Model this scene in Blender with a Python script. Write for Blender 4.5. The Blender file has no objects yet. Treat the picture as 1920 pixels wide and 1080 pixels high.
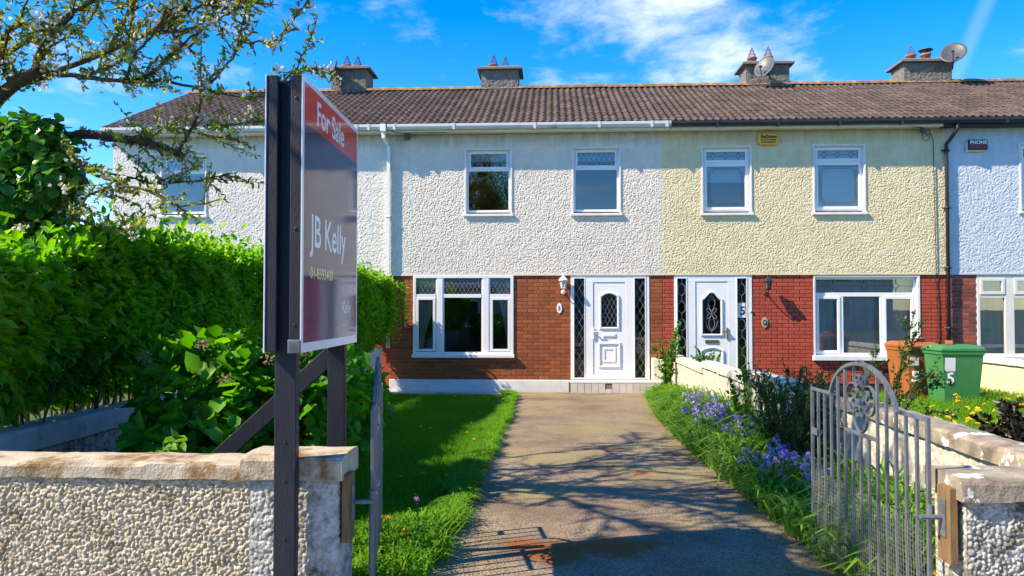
import bpy, bmesh, math, random
import numpy as np
from mathutils import Vector, Matrix

random.seed(11)
rng = np.random.default_rng(11)
R = math.radians
scene = bpy.context.scene
col = scene.collection

# ------------------------------------------------------------------ camera, sky, sun, exposure
cam_data = bpy.data.cameras.new('camera')
cam_data.lens = 27.19
cam_data.sensor_width = 36.0
cam_data.clip_start = 0.05
cam_data.clip_end = 2000.0
cam = bpy.data.objects.new('camera', cam_data)
col.objects.link(cam)
cam.location = (0, 0, 1.72)
cam.rotation_euler = (R(91.5), 0, R(3.0))
scene.camera = cam

SUN = Vector((2.6, 1.0, -2.6)).normalized()          # the way the light travels
world = bpy.data.worlds.new('World')
scene.world = world
world.use_nodes = True
wn, wl = world.node_tree.nodes, world.node_tree.links
wn.clear()


def N(nodes, typ, **kw):
    n = nodes.new(typ)
    for k, v in kw.items():
        if k.startswith('i_'):
            key = k[2:]
            key = int(key) if key.isdigit() else key.replace('_', ' ')
            n.inputs[key].default_value = v
        else:
            setattr(n, k, v)
    return n


def build_world():
    L = wl.new
    out = N(wn, 'ShaderNodeOutputWorld')
    bg = N(wn, 'ShaderNodeBackground', i_Strength=0.15)
    sky = N(wn, 'ShaderNodeTexSky', sky_type='NISHITA')
    sky.sun_disc = False
    sky.sun_elevation = math.asin(-SUN.z)
    sky.sun_rotation = math.atan2(-SUN.x, -SUN.y) % (2 * math.pi)
    sky.altitude = 200
    sky.air_density = 1.0
    sky.dust_density = 0.1
    sky.ozone_density = 3.5
    hsv = N(wn, 'ShaderNodeHueSaturation', i_Hue=0.509, i_Saturation=1.46, i_Value=0.78)
    L(sky.outputs[0], hsv.inputs['Color'])
    tc = N(wn, 'ShaderNodeTexCoord')
    sep = N(wn, 'ShaderNodeSeparateXYZ')
    L(tc.outputs['Generated'], sep.inputs[0])
    # clouds lie on a flat layer: direction divided by its height
    add = N(wn, 'ShaderNodeMath', operation='ADD', i_1=0.06)
    L(sep.outputs['Z'], add.inputs[0])
    mx = N(wn, 'ShaderNodeMath', operation='MAXIMUM', i_1=0.02)
    L(add.outputs[0], mx.inputs[0])
    div = N(wn, 'ShaderNodeVectorMath', operation='DIVIDE')
    comb = N(wn, 'ShaderNodeCombineXYZ')
    for k in 'XYZ':
        L(mx.outputs[0], comb.inputs[k])
    L(tc.outputs['Generated'], div.inputs[0])
    L(comb.outputs[0], div.inputs[1])
    flat = N(wn, 'ShaderNodeVectorMath', operation='MULTIPLY')
    flat.inputs[1].default_value = (1.0, 0.75, 0.0)
    L(div.outputs[0], flat.inputs[0])
    off = N(wn, 'ShaderNodeVectorMath', operation='ADD')
    off.inputs[1].default_value = (3.1, 1.7, 0.4)
    L(flat.outputs[0], off.inputs[0])
    big = N(wn, 'ShaderNodeTexNoise', i_Scale=0.9, i_Detail=3.0, i_Roughness=0.5)
    L(off.outputs[0], big.inputs['Vector'])
    fine = N(wn, 'ShaderNodeTexNoise', i_Scale=3.2, i_Detail=9.0, i_Roughness=0.60, i_Distortion=0.15)
    L(off.outputs[0], fine.inputs['Vector'])
    # the bank of cloud over the roofs to the right of centre
    cen = N(wn, 'ShaderNodeVectorMath', operation='DISTANCE')
    cen.inputs[1].default_value = (0.14, 0.935, 0.355)
    sc = N(wn, 'ShaderNodeVectorMath', operation='MULTIPLY')
    sc.inputs[1].default_value = (0.62, 1.0, 1.25)
    L(tc.outputs['Generated'], sc.inputs[0])
    cen.inputs[1].default_value = (0.14 * 0.62, 0.93, 0.345 * 1.25)
    L(sc.outputs[0], cen.inputs[0])
    blob = N(wn, 'ShaderNodeMapRange', i_1=0.02, i_2=0.17, i_3=0.17, i_4=-0.03)
    L(cen.outputs['Value'], blob.inputs[0])
    s1 = N(wn, 'ShaderNodeMath', operation='MULTIPLY', i_1=0.32)
    L(big.outputs[0], s1.inputs[0])
    s2 = N(wn, 'ShaderNodeMath', operation='MULTIPLY_ADD', i_1=0.62)
    L(fine.outputs[0], s2.inputs[0])
    L(s1.outputs[0], s2.inputs[2])
    s3 = N(wn, 'ShaderNodeMath', operation='ADD')
    L(s2.outputs[0], s3.inputs[0])
    L(blob.outputs[0], s3.inputs[1])
    ramp = N(wn, 'ShaderNodeMapRange', interpolation_type='SMOOTHSTEP', i_1=0.485, i_2=0.76, i_3=0.0, i_4=0.88)
    L(s3.outputs[0], ramp.inputs[0])
    # an old vapour trail, a thin straight band
    dotn = N(wn, 'ShaderNodeVectorMath', operation='DOT_PRODUCT')
    a = Vector((0.4655, 0.8065, 0.3640)).normalized()
    b = Vector((0.4400, 0.8560, 0.2600)).normalized()
    n = a.cross(b).normalized()
    dotn.inputs[1].default_value = n
    L(tc.outputs['Generated'], dotn.inputs[0])
    ab = N(wn, 'ShaderNodeMath', operation='ABSOLUTE')
    L(dotn.outputs['Value'], ab.inputs[0])
    tr = N(wn, 'ShaderNodeMapRange', interpolation_type='SMOOTHSTEP', i_1=0.001, i_2=0.012, i_3=0.10, i_4=0.0)
    L(ab.outputs[0], tr.inputs[0])
    front = N(wn, 'ShaderNodeMath', operation='GREATER_THAN', i_1=0.0)
    L(sep.outputs['Y'], front.inputs[0])
    trm = N(wn, 'ShaderNodeMath', operation='MULTIPLY')
    L(tr.outputs[0], trm.inputs[0])
    L(front.outputs[0], trm.inputs[1])
    cm = N(wn, 'ShaderNodeMath', operation='MAXIMUM')
    L(ramp.outputs[0], cm.inputs[0])
    L(trm.outputs[0], cm.inputs[1])
    up = N(wn, 'ShaderNodeMath', operation='GREATER_THAN', i_1=0.0)
    L(sep.outputs['Z'], up.inputs[0])
    cmu = N(wn, 'ShaderNodeMath', operation='MULTIPLY')
    L(cm.outputs[0], cmu.inputs[0])
    L(up.outputs[0], cmu.inputs[1])
    mix = N(wn, 'ShaderNodeMixRGB')
    mix.inputs[2].default_value = (3.5, 3.6, 4.0, 1)
    L(cmu.outputs[0], mix.inputs[0])
    L(hsv.outputs[0], mix.inputs[1])
    L(mix.outputs[0], bg.inputs['Color'])
    L(bg.outputs[0], out.inputs[0])


build_world()
sun_data = bpy.data.lights.new('sun', 'SUN')
sun_data.energy = 3.8
sun_data.angle = R(0.5)
sun_data.color = (1.0, 0.85, 0.63)
sun = bpy.data.objects.new('sun', sun_data)
col.objects.link(sun)
sun.rotation_euler = SUN.to_track_quat('-Z', 'Y').to_euler()
sun.location = (-20, -8, 20)

scene.view_settings.view_transform = 'Standard'
scene.view_settings.look = 'None'
scene.view_settings.exposure = 1.40
scene.view_settings.gamma = 1.0
scene.view_settings.use_curve_mapping = False
scene.render.engine = 'CYCLES'
scene.cycles.use_denoising = True
scene.cycles.max_bounces = 10
scene.cycles.diffuse_bounces = 6
scene.cycles.transmission_bounces = 8
scene.cycles.transparent_max_bounces = 16
scene.cycles.sample_clamp_indirect = 4.0


# ------------------------------------------------------------------ materials
def new_mat(name):
    m = bpy.data.materials.new(name)
    m.use_nodes = True
    m.node_tree.nodes.clear()
    return m, m.node_tree.nodes, m.node_tree.links.new


def rgba(c):
    return (c[0], c[1], c[2], 1.0)


def pm(name, c1, c2=None, scale=8.0, rough=0.7, bump=0.0, bscale=60.0, c3=None, s3=1.3, a3=(0.5, 0.7), spec=0.4,
       objvar=0.0, metal=0.0, detail=6.0, stretch=None):
    """two colours mixed by noise, an optional third in larger patches, fine relief"""
    m, n, L = new_mat(name)
    out = N(n, 'ShaderNodeOutputMaterial')
    p = N(n, 'ShaderNodeBsdfPrincipled', i_Roughness=rough, i_Metallic=metal)
    p.inputs['Specular IOR Level'].default_value = spec
    tc = N(n, 'ShaderNodeTexCoord')
    vec = tc.outputs['Object']
    if stretch:
        mp = N(n, 'ShaderNodeMapping')
        mp.inputs['Scale'].default_value = stretch
        L(vec, mp.inputs['Vector'])
        vec = mp.outputs[0]
    if c2 is None:
        c2 = c1
    nz = N(n, 'ShaderNodeTexNoise', i_Scale=scale, i_Detail=detail, i_Roughness=0.6)
    L(vec, nz.inputs['Vector'])
    mr = N(n, 'ShaderNodeMapRange', i_1=0.35, i_2=0.65)
    L(nz.outputs[0], mr.inputs[0])
    mix = N(n, 'ShaderNodeMixRGB')
    mix.inputs[1].default_value = rgba(c1)
    mix.inputs[2].default_value = rgba(c2)
    L(mr.outputs[0], mix.inputs[0])
    c = mix.outputs[0]
    if c3 is not None:
        n3 = N(n, 'ShaderNodeTexNoise', i_Scale=s3, i_Detail=7.0, i_Roughness=0.65)
        L(vec, n3.inputs['Vector'])
        r3 = N(n, 'ShaderNodeMapRange', i_1=a3[0], i_2=a3[1])
        L(n3.outputs[0], r3.inputs[0])
        m3 = N(n, 'ShaderNodeMixRGB')
        m3.inputs[2].default_value = rgba(c3)
        L(r3.outputs[0], m3.inputs[0])
        L(c, m3.inputs[1])
        c = m3.outputs[0]
    if objvar:
        oi = N(n, 'ShaderNodeObjectInfo')
        rr = N(n, 'ShaderNodeMapRange', i_3=1.0 - objvar, i_4=1.0 + objvar)
        L(oi.outputs['Random'], rr.inputs[0])
        hs = N(n, 'ShaderNodeHueSaturation')
        L(rr.outputs[0], hs.inputs['Value'])
        L(c, hs.inputs['Color'])
        c = hs.outputs[0]
    L(c, p.inputs['Base Color'])
    if bump:
        nb = N(n, 'ShaderNodeTexNoise', i_Scale=bscale, i_Detail=5.0)
        L(vec, nb.inputs['Vector'])
        bp = N(n, 'ShaderNodeBump', i_Strength=bump, i_Distance=0.01)
        L(nb.outputs[0], bp.inputs['Height'])
        L(bp.outputs[0], p.inputs['Normal'])
    L(p.outputs[0], out.inputs[0])
    return m


def add_grime(m, z0, z1, colr, amount=0.8):
    """rain dirt that collects on the wall under the gutter and below the sills"""
    n, L = m.node_tree.nodes, m.node_tree.links.new
    p = [x for x in n if x.type == 'BSDF_PRINCIPLED'][0]
    src = p.inputs['Base Color'].links[0].from_socket
    tc = N(n, 'ShaderNodeTexCoord')
    sp = N(n, 'ShaderNodeSeparateXYZ')
    L(tc.outputs['Object'], sp.inputs[0])
    a = N(n, 'ShaderNodeMapRange', i_1=z0, i_2=z1, i_3=0.0, i_4=0.75)
    L(sp.outputs['Z'], a.inputs[0])
    mp = N(n, 'ShaderNodeMapping')
    mp.inputs['Scale'].default_value = (9, 9, 1.2)
    L(tc.outputs['Object'], mp.inputs['Vector'])
    nz = N(n, 'ShaderNodeTexNoise', i_Scale=1.0, i_Detail=6.0, i_Roughness=0.7)
    L(mp.outputs[0], nz.inputs['Vector'])
    ad = N(n, 'ShaderNodeMath', operation='ADD')
    L(a.outputs[0], ad.inputs[0])
    L(nz.outputs[0], ad.inputs[1])
    r = N(n, 'ShaderNodeMapRange', i_1=0.55, i_2=1.2, i_3=0.0, i_4=amount)
    L(ad.outputs[0], r.inputs[0])
    mx = N(n, 'ShaderNodeMixRGB')
    mx.inputs[2].default_value = rgba(colr)
    L(r.outputs[0], mx.inputs[0])
    L(src, mx.inputs[1])
    L(mx.outputs[0], p.inputs['Base Color'])


def leaf_mat(name, cols, rough=0.45, trans=0.35, spec=0.4):
    m, n, L = new_mat(name)
    out = N(n, 'ShaderNodeOutputMaterial')
    at = N(n, 'ShaderNodeAttribute', attribute_name='rnd')
    cr = N(n, 'ShaderNodeValToRGB')
    el = cr.color_ramp.elements
    while len(el) < len(cols):
        el.new(0.5)
    for i, c in enumerate(cols):
        el[i].position = i / (len(cols) - 1)
        el[i].color = rgba(c)
    L(at.outputs['Fac'], cr.inputs[0])
    p = N(n, 'ShaderNodeBsdfPrincipled', i_Roughness=rough)
    p.inputs['Specular IOR Level'].default_value = spec
    L(cr.outputs[0], p.inputs['Base Color'])
    t = N(n, 'ShaderNodeBsdfTranslucent')
    hs = N(n, 'ShaderNodeHueSaturation', i_Saturation=1.15, i_Value=1.3)
    L(cr.outputs[0], hs.inputs['Color'])
    L(hs.outputs[0], t.inputs['Color'])
    mx = N(n, 'ShaderNodeMixShader', i_0=trans)
    L(p.outputs[0], mx.inputs[1])
    L(t.outputs[0], mx.inputs[2])
    L(mx.outputs[0], out.inputs[0])
    return m


def glass_mat(name, ior=1.75, tint=(1, 1, 1), rough=0.0):
    m, n, L = new_mat(name)
    out = N(n, 'ShaderNodeOutputMaterial')
    fr = N(n, 'ShaderNodeFresnel', i_IOR=ior)
    tr = N(n, 'ShaderNodeBsdfTransparent')
    tr.inputs[0].default_value = rgba(tint)
    gl = N(n, 'ShaderNodeBsdfGlossy', i_Roughness=rough)
    nz = N(n, 'ShaderNodeTexNoise', i_Scale=1.6, i_Detail=1.0)
    tc = N(n, 'ShaderNodeTexCoord')
    L(tc.outputs['Object'], nz.inputs['Vector'])
    bp = N(n, 'ShaderNodeBump', i_Strength=0.02, i_Distance=0.02)
    L(nz.outputs[0], bp.inputs['Height'])
    L(bp.outputs[0], gl.inputs['Normal'])
    mx = N(n, 'ShaderNodeMixShader')
    L(fr.outputs[0], mx.inputs[0])
    L(tr.outputs[0], mx.inputs[1])
    L(gl.outputs[0], mx.inputs[2])
    L(mx.outputs[0], out.inputs[0])
    return m


M = {}
M['dash_white'] = pm('dash_white', (0.68, 0.61, 0.52), (0.75, 0.68, 0.585), 5, 0.85, 0.5, 90, c3=(0.50, 0.49, 0.46), s3=0.8, a3=(0.55, 0.9))
M['dash_pale'] = pm('dash_pale', (0.70, 0.65, 0.575), (0.76, 0.71, 0.635), 5, 0.85, 0.5, 90, c3=(0.55, 0.54, 0.53), s3=0.8, a3=(0.55, 0.9))
M['dash_cream'] = pm('dash_cream', (0.68, 0.57, 0.34), (0.75, 0.65, 0.42), 5, 0.85, 0.5, 90, c3=(0.58, 0.52, 0.36), s3=0.8, a3=(0.55, 0.9))
M['dash_blue'] = pm('dash_blue', (0.53, 0.58, 0.63), (0.60, 0.65, 0.69), 5, 0.85, 0.5, 90, c3=(0.55, 0.58, 0.60), s3=0.8, a3=(0.55, 0.9))
M['dash_wall'] = pm('dash_wall', (0.66, 0.57, 0.41), (0.36, 0.29, 0.175), 42, 0.9, 0.6, 160, c3=(0.17, 0.13, 0.06), s3=7, a3=(0.52, 0.70))
M['dash_wall_white'] = pm('dash_wall_white', (0.66, 0.61, 0.51), (0.44, 0.38, 0.29), 26, 0.9, 0.6, 110, c3=(0.28, 0.21, 0.13), s3=11, a3=(0.58, 0.72))
M['dash_pier'] = pm('dash_pier', (0.56, 0.54, 0.49), (0.28, 0.26, 0.21), 26, 0.9, 0.6, 120, c3=(0.12, 0.11, 0.075), s3=9, a3=(0.50, 0.64))
M['dash_dark'] = pm('dash_dark', (0.13, 0.12, 0.105), (0.21, 0.195, 0.17), 9, 0.9, 0.6, 80, c3=(0.38, 0.27, 0.08), s3=3, a3=(0.58, 0.75))
M['coping'] = pm('coping', (0.50, 0.44, 0.34), (0.38, 0.32, 0.22), 10, 0.9, 0.5, 90, c3=(0.20, 0.11, 0.035), s3=6, a3=(0.47, 0.62))
M['coping_old'] = pm('coping_old', (0.36, 0.31, 0.23), (0.15, 0.12, 0.085), 7, 0.9, 0.5, 90, c3=(0.60, 0.58, 0.54), s3=5.5, a3=(0.60, 0.615))
M['coping_pale'] = pm('coping_pale', (0.64, 0.58, 0.48), (0.52, 0.46, 0.37), 7, 0.9, 0.4, 90, c3=(0.36, 0.30, 0.22), s3=4, a3=(0.54, 0.72))
M['concrete_grey'] = pm('concrete_grey', (0.56, 0.55, 0.52), (0.46, 0.45, 0.42), 6, 0.9, 0.4, 90, c3=(0.2, 0.2, 0.16), s3=4, a3=(0.55, 0.75))
M['cap_slab'] = pm('cap_slab', (0.20, 0.19, 0.18), (0.15, 0.145, 0.14), 6, 0.9, 0.4, 60)
M['paint_flake'] = pm('paint_flake', (0.72, 0.71, 0.69), (0.62, 0.61, 0.58), 20, 0.8, 0.4, 100)
M['plinth'] = pm('plinth', (0.74, 0.72, 0.69), (0.66, 0.64, 0.61), 6, 0.75, 0.3, 40, c3=(0.5, 0.49, 0.46), s3=3, a3=(0.55, 0.8))
M['upvc'] = pm('upvc', (0.80, 0.80, 0.80), (0.76, 0.76, 0.75), 4, 0.32, spec=0.5)
M['upvc_cream'] = pm('upvc_cream', (0.74, 0.70, 0.62), (0.70, 0.66, 0.58), 4, 0.35, spec=0.5)
M['white_paint'] = pm('white_paint', (0.76, 0.76, 0.75), (0.66, 0.66, 0.64), 5, 0.55, 0.15, 40)
M['gutter_white'] = pm('gutter_white', (0.64, 0.65, 0.65), (0.56, 0.57, 0.56), 4, 0.4, c3=(0.26, 0.28, 0.17), s3=2.2, a3=(0.60, 0.72))
M['gutter_black'] = pm('gutter_black', (0.02, 0.022, 0.028), (0.03, 0.032, 0.036), 4, 0.4, c3=(0.55, 0.55, 0.53), s3=6.0, a3=(0.70, 0.72))
M['black_plastic'] = pm('black_plastic', (0.018, 0.02, 0.026), (0.026, 0.028, 0.034), 5, 0.42)
M['navy_fascia'] = pm('navy_fascia', (0.015, 0.022, 0.05), (0.02, 0.03, 0.06), 4, 0.45)
M['brick_brown'] = pm('brick_brown', (0.33, 0.090, 0.026), (0.25, 0.066, 0.020), 7, 0.85, 0.5, 120, c3=(0.36, 0.17, 0.085), s3=1.6, a3=(0.56, 0.78), objvar=0.26)
M['brick_red'] = pm('brick_red', (0.43, 0.072, 0.038), (0.36, 0.058, 0.030), 7, 0.7, 0.4, 120, objvar=0.12)
M['brick_old'] = pm('brick_old', (0.33, 0.085, 0.050), (0.22, 0.060, 0.040), 8, 0.85, 0.5, 120, objvar=0.35)
M['mortar_pale'] = pm('mortar_pale', (0.42, 0.30, 0.20), (0.34, 0.23, 0.15), 12, 0.95, 0.4, 120)
M['mortar_dark'] = pm('mortar_dark', (0.10, 0.025, 0.02), (0.07, 0.02, 0.016), 12, 0.9, 0.3, 120)
M['mortar_grey'] = pm('mortar_grey', (0.45, 0.42, 0.38), (0.36, 0.33, 0.30), 12, 0.95, 0.4, 120)
M['terracotta'] = pm('terracotta', (0.40, 0.13, 0.07), (0.32, 0.10, 0.055), 10, 0.8, 0.3, 80, c3=(0.2, 0.12, 0.09), s3=5, a3=(0.55, 0.75))
M['tile'] = pm('tile', (0.105, 0.072, 0.058), (0.066, 0.046, 0.039), 6, 0.85, 0.5, 90, c3=(0.24, 0.19, 0.16), s3=9, a3=(0.62, 0.74), objvar=0.28)
M['ridge'] = pm('ridge', (0.22, 0.165, 0.125), (0.15, 0.11, 0.085), 9, 0.9, 0.5, 90, c3=(0.42, 0.20, 0.03), s3=3.5, a3=(0.56, 0.68), objvar=0.25)
M['deck'] = pm('deck', (0.04, 0.03, 0.028), (0.05, 0.04, 0.035), 5, 0.95)
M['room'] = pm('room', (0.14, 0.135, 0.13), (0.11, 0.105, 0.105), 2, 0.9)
M['curtain'] = pm('curtain', (0.70, 0.69, 0.67), (0.62, 0.61, 0.60), 6, 0.9)
M['net'] = pm('net', (0.66, 0.67, 0.66), (0.54, 0.55, 0.55), 9, 0.9, stretch=(1, 1, 0.15))
M['blind'] = pm('blind', (0.66, 0.72, 0.76), (0.60, 0.67, 0.72), 3, 0.8)
M['glass'] = glass_mat('glass', 1.9)
M['glass_dark'] = glass_mat('glass_dark', 1.55)
M['lead'] = pm('lead', (0.27, 0.29, 0.30), (0.20, 0.22, 0.23), 30, 0.45)
M['lead_dark'] = pm('lead_dark', (0.06, 0.07, 0.08), (0.09, 0.10, 0.11), 30, 0.5)
M['brass'] = pm('brass', (0.62, 0.42, 0.14), (0.5, 0.33, 0.1), 20, 0.3, metal=1.0)
M['step_tile'] = pm('step_tile', (0.62, 0.58, 0.52), (0.54, 0.50, 0.44), 5, 0.5, objvar=0.08)
M['grout'] = pm('grout', (0.16, 0.14, 0.12), (0.22, 0.19, 0.16), 20, 0.9)
M['meter'] = pm('meter', (0.70, 0.66, 0.54), (0.64, 0.60, 0.48), 3, 0.5)
M['lamp_glass'] = pm('lamp_glass', (0.55, 0.56, 0.55), (0.48, 0.49, 0.48), 5, 0.15)
M['lamp_glass_dark'] = pm('lamp_glass_dark', (0.12, 0.11, 0.09), (0.16, 0.15, 0.12), 5, 0.1)
M['bronze'] = pm('bronze', (0.42, 0.36, 0.24), (0.34, 0.29, 0.19), 20, 0.4)
M['black_ink'] = pm('black_ink', (0.012, 0.012, 0.014), None, 5, 0.5)
M['white_ink'] = pm('white_ink', (0.80, 0.80, 0.80), None, 5, 0.4)
M['alarm_yellow'] = pm('alarm_yellow', (0.80, 0.44, 0.02), (0.74, 0.40, 0.02), 5, 0.4)
M['alarm_navy'] = pm('alarm_navy', (0.012, 0.016, 0.05), (0.02, 0.022, 0.06), 5, 0.35)
M['alarm_cream'] = pm('alarm_cream', (0.66, 0.60, 0.46), (0.60, 0.55, 0.42), 5, 0.4)
M['red_ink'] = pm('red_ink', (0.5, 0.03, 0.04), None, 5, 0.5)
M['dish'] = pm('dish', (0.075, 0.08, 0.088), (0.06, 0.065, 0.072), 6, 0.45)
M['galv'] = pm('galv', (0.17, 0.19, 0.215), (0.12, 0.14, 0.16), 18, 0.45, 0.1, 80, metal=0.25, c3=(0.085, 0.09, 0.10), s3=7, a3=(0.55, 0.7))
M['wire'] = pm('wire', (0.26, 0.27, 0.265), (0.20, 0.21, 0.205), 30, 0.5, metal=0.4)
M['cowl_wire'] = pm('cowl_wire', (0.06, 0.055, 0.06), (0.09, 0.07, 0.06), 30, 0.6)
M['timber'] = pm('timber', (0.23, 0.14, 0.06), (0.14, 0.082, 0.034), 9, 0.75, 0.4, 60, c3=(0.12, 0.06, 0.025), s3=5, a3=(0.62, 0.72), stretch=(6, 6, 0.7))
M['black_timber'] = pm('black_timber', (0.011, 0.012, 0.019), (0.018, 0.019, 0.027), 12, 0.5, 0.25, 70, c3=(0.05, 0.05, 0.06), s3=14, a3=(0.68, 0.78), stretch=(3, 3, 0.6))
M['board_white'] = pm('board_white', (0.74, 0.74, 0.76), (0.70, 0.70, 0.73), 4, 0.12, spec=0.6)


def gloss_print(name, c):
    m = pm(name, c, None, 3, 0.065, spec=0.5)
    p = [x for x in m.node_tree.nodes if x.type == 'BSDF_PRINCIPLED'][0]
    p.inputs['IOR'].default_value = 1.52
    nz = N(m.node_tree.nodes, 'ShaderNodeTexNoise', i_Scale=2.2, i_Detail=1.0)
    tc = [x for x in m.node_tree.nodes if x.type == 'TEX_COORD'][0]
    bp = N(m.node_tree.nodes, 'ShaderNodeBump', i_Strength=0.03, i_Distance=0.02)
    m.node_tree.links.new(tc.outputs['Object'], nz.inputs['Vector'])
    m.node_tree.links.new(nz.outputs[0], bp.inputs['Height'])
    m.node_tree.links.new(bp.outputs[0], p.inputs['Normal'])
    return m


M['print_navy'] = gloss_print('print_navy', (0.016, 0.019, 0.090))
M['print_red'] = gloss_print('print_red', (0.66, 0.012, 0.030))
M['print_white'] = gloss_print('print_white', (0.78, 0.78, 0.78))
M['print_gold'] = gloss_print('print_gold', (0.80, 0.66, 0.20))
M['bin_green'] = pm('bin_green', (0.045, 0.22, 0.065), (0.038, 0.19, 0.055), 4, 0.45, c3=(0.06, 0.20, 0.08), s3=3)
M['bin_brown'] = pm('bin_brown', (0.34, 0.115, 0.028), (0.29, 0.095, 0.024), 4, 0.5)
M['rubber'] = pm('rubber', (0.015, 0.015, 0.015), (0.025, 0.025, 0.025), 9, 0.8)
M['bark'] = pm('bark', (0.10, 0.065, 0.045), (0.055, 0.036, 0.028), 14, 0.9, 0.8, 50, c3=(0.22, 0.17, 0.12), s3=9, a3=(0.6, 0.75))
M['twig'] = pm('twig', (0.13, 0.075, 0.045), (0.08, 0.048, 0.032), 14, 0.85)
M['stem_green'] = pm('stem_green', (0.10, 0.19, 0.04), (0.08, 0.15, 0.03), 14, 0.7)
M['leaf_hedge'] = leaf_mat('leaf_hedge', [(0.05, 0.17, 0.010), (0.13, 0.37, 0.016), (0.20, 0.44, 0.03), (0.31, 0.50, 0.05)], 0.38, 0.52, 0.35)
M['leaf_hydrangea'] = leaf_mat('leaf_hydrangea', [(0.06, 0.19, 0.018), (0.11, 0.32, 0.026), (0.20, 0.46, 0.035)], 0.42, 0.5, 0.25)
M['leaf_cherry'] = leaf_mat('leaf_cherry', [(0.24, 0.15, 0.04), (0.27, 0.27, 0.05), (0.20, 0.33, 0.05), (0.40, 0.45, 0.11)], 0.45, 0.48)
M['petal_white'] = leaf_mat('petal_white', [(0.72, 0.68, 0.66), (0.80, 0.78, 0.76)], 0.7, 0.35)
M['leaf_ivy'] = leaf_mat('leaf_ivy', [(0.040, 0.13, 0.016), (0.10, 0.29, 0.03), (0.20, 0.44, 0.055)], 0.30, 0.40, 0.45)
M['leaf_rose'] = leaf_mat('leaf_rose', [(0.04, 0.13, 0.016), (0.09, 0.24, 0.022), (0.18, 0.34, 0.035)], 0.42, 0.42, 0.25)
M['leaf_small'] = leaf_mat('leaf_small', [(0.028, 0.075, 0.014), (0.055, 0.13, 0.020), (0.11, 0.20, 0.035)], 0.4, 0.35)
M['leaf_purple'] = leaf_mat('leaf_purple', [(0.020, 0.022, 0.014), (0.040, 0.032, 0.018), (0.028, 0.055, 0.018)], 0.4, 0.25)
M['grass'] = leaf_mat('grass', [(0.065, 0.23, 0.012), (0.11, 0.32, 0.016), (0.15, 0.35, 0.02), (0.23, 0.37, 0.035)], 0.6, 0.5, 0.12)
M['strap'] = leaf_mat('strap', [(0.06, 0.20, 0.018), (0.15, 0.33, 0.03), (0.29, 0.46, 0.06)], 0.45, 0.45, 0.25)
M['bluebell'] = leaf_mat('bluebell', [(0.30, 0.23, 0.62), (0.44, 0.36, 0.76), (0.62, 0.54, 0.86)], 0.6, 0.35)
M['dandelion'] = leaf_mat('dandelion', [(0.85, 0.60, 0.01), (0.92, 0.72, 0.03)], 0.6, 0.2)
M['dry_flower'] = leaf_mat('dry_flower', [(0.22, 0.13, 0.07), (0.30, 0.20, 0.12), (0.40, 0.32, 0.24)], 0.8, 0.3)
M['pink'] = leaf_mat('pink', [(0.55, 0.30, 0.45), (0.7, 0.45, 0.55)], 0.7, 0.3)
M['road'] = pm('road', (0.05, 0.05, 0.05), (0.07, 0.07, 0.068), 20, 0.9, 0.5, 90)
M['paving'] = pm('paving', (0.30, 0.29, 0.27), (0.25, 0.24, 0.22), 5, 0.9, 0.3, 70)
M['soil'] = pm('soil', (0.060, 0.062, 0.022), (0.045, 0.095, 0.018), 6, 0.95, 0.8, 50)
M['opp_wall'] = pm('opp_wall', (0.40, 0.38, 0.34), (0.34, 0.32, 0.29), 3, 0.9)


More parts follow.
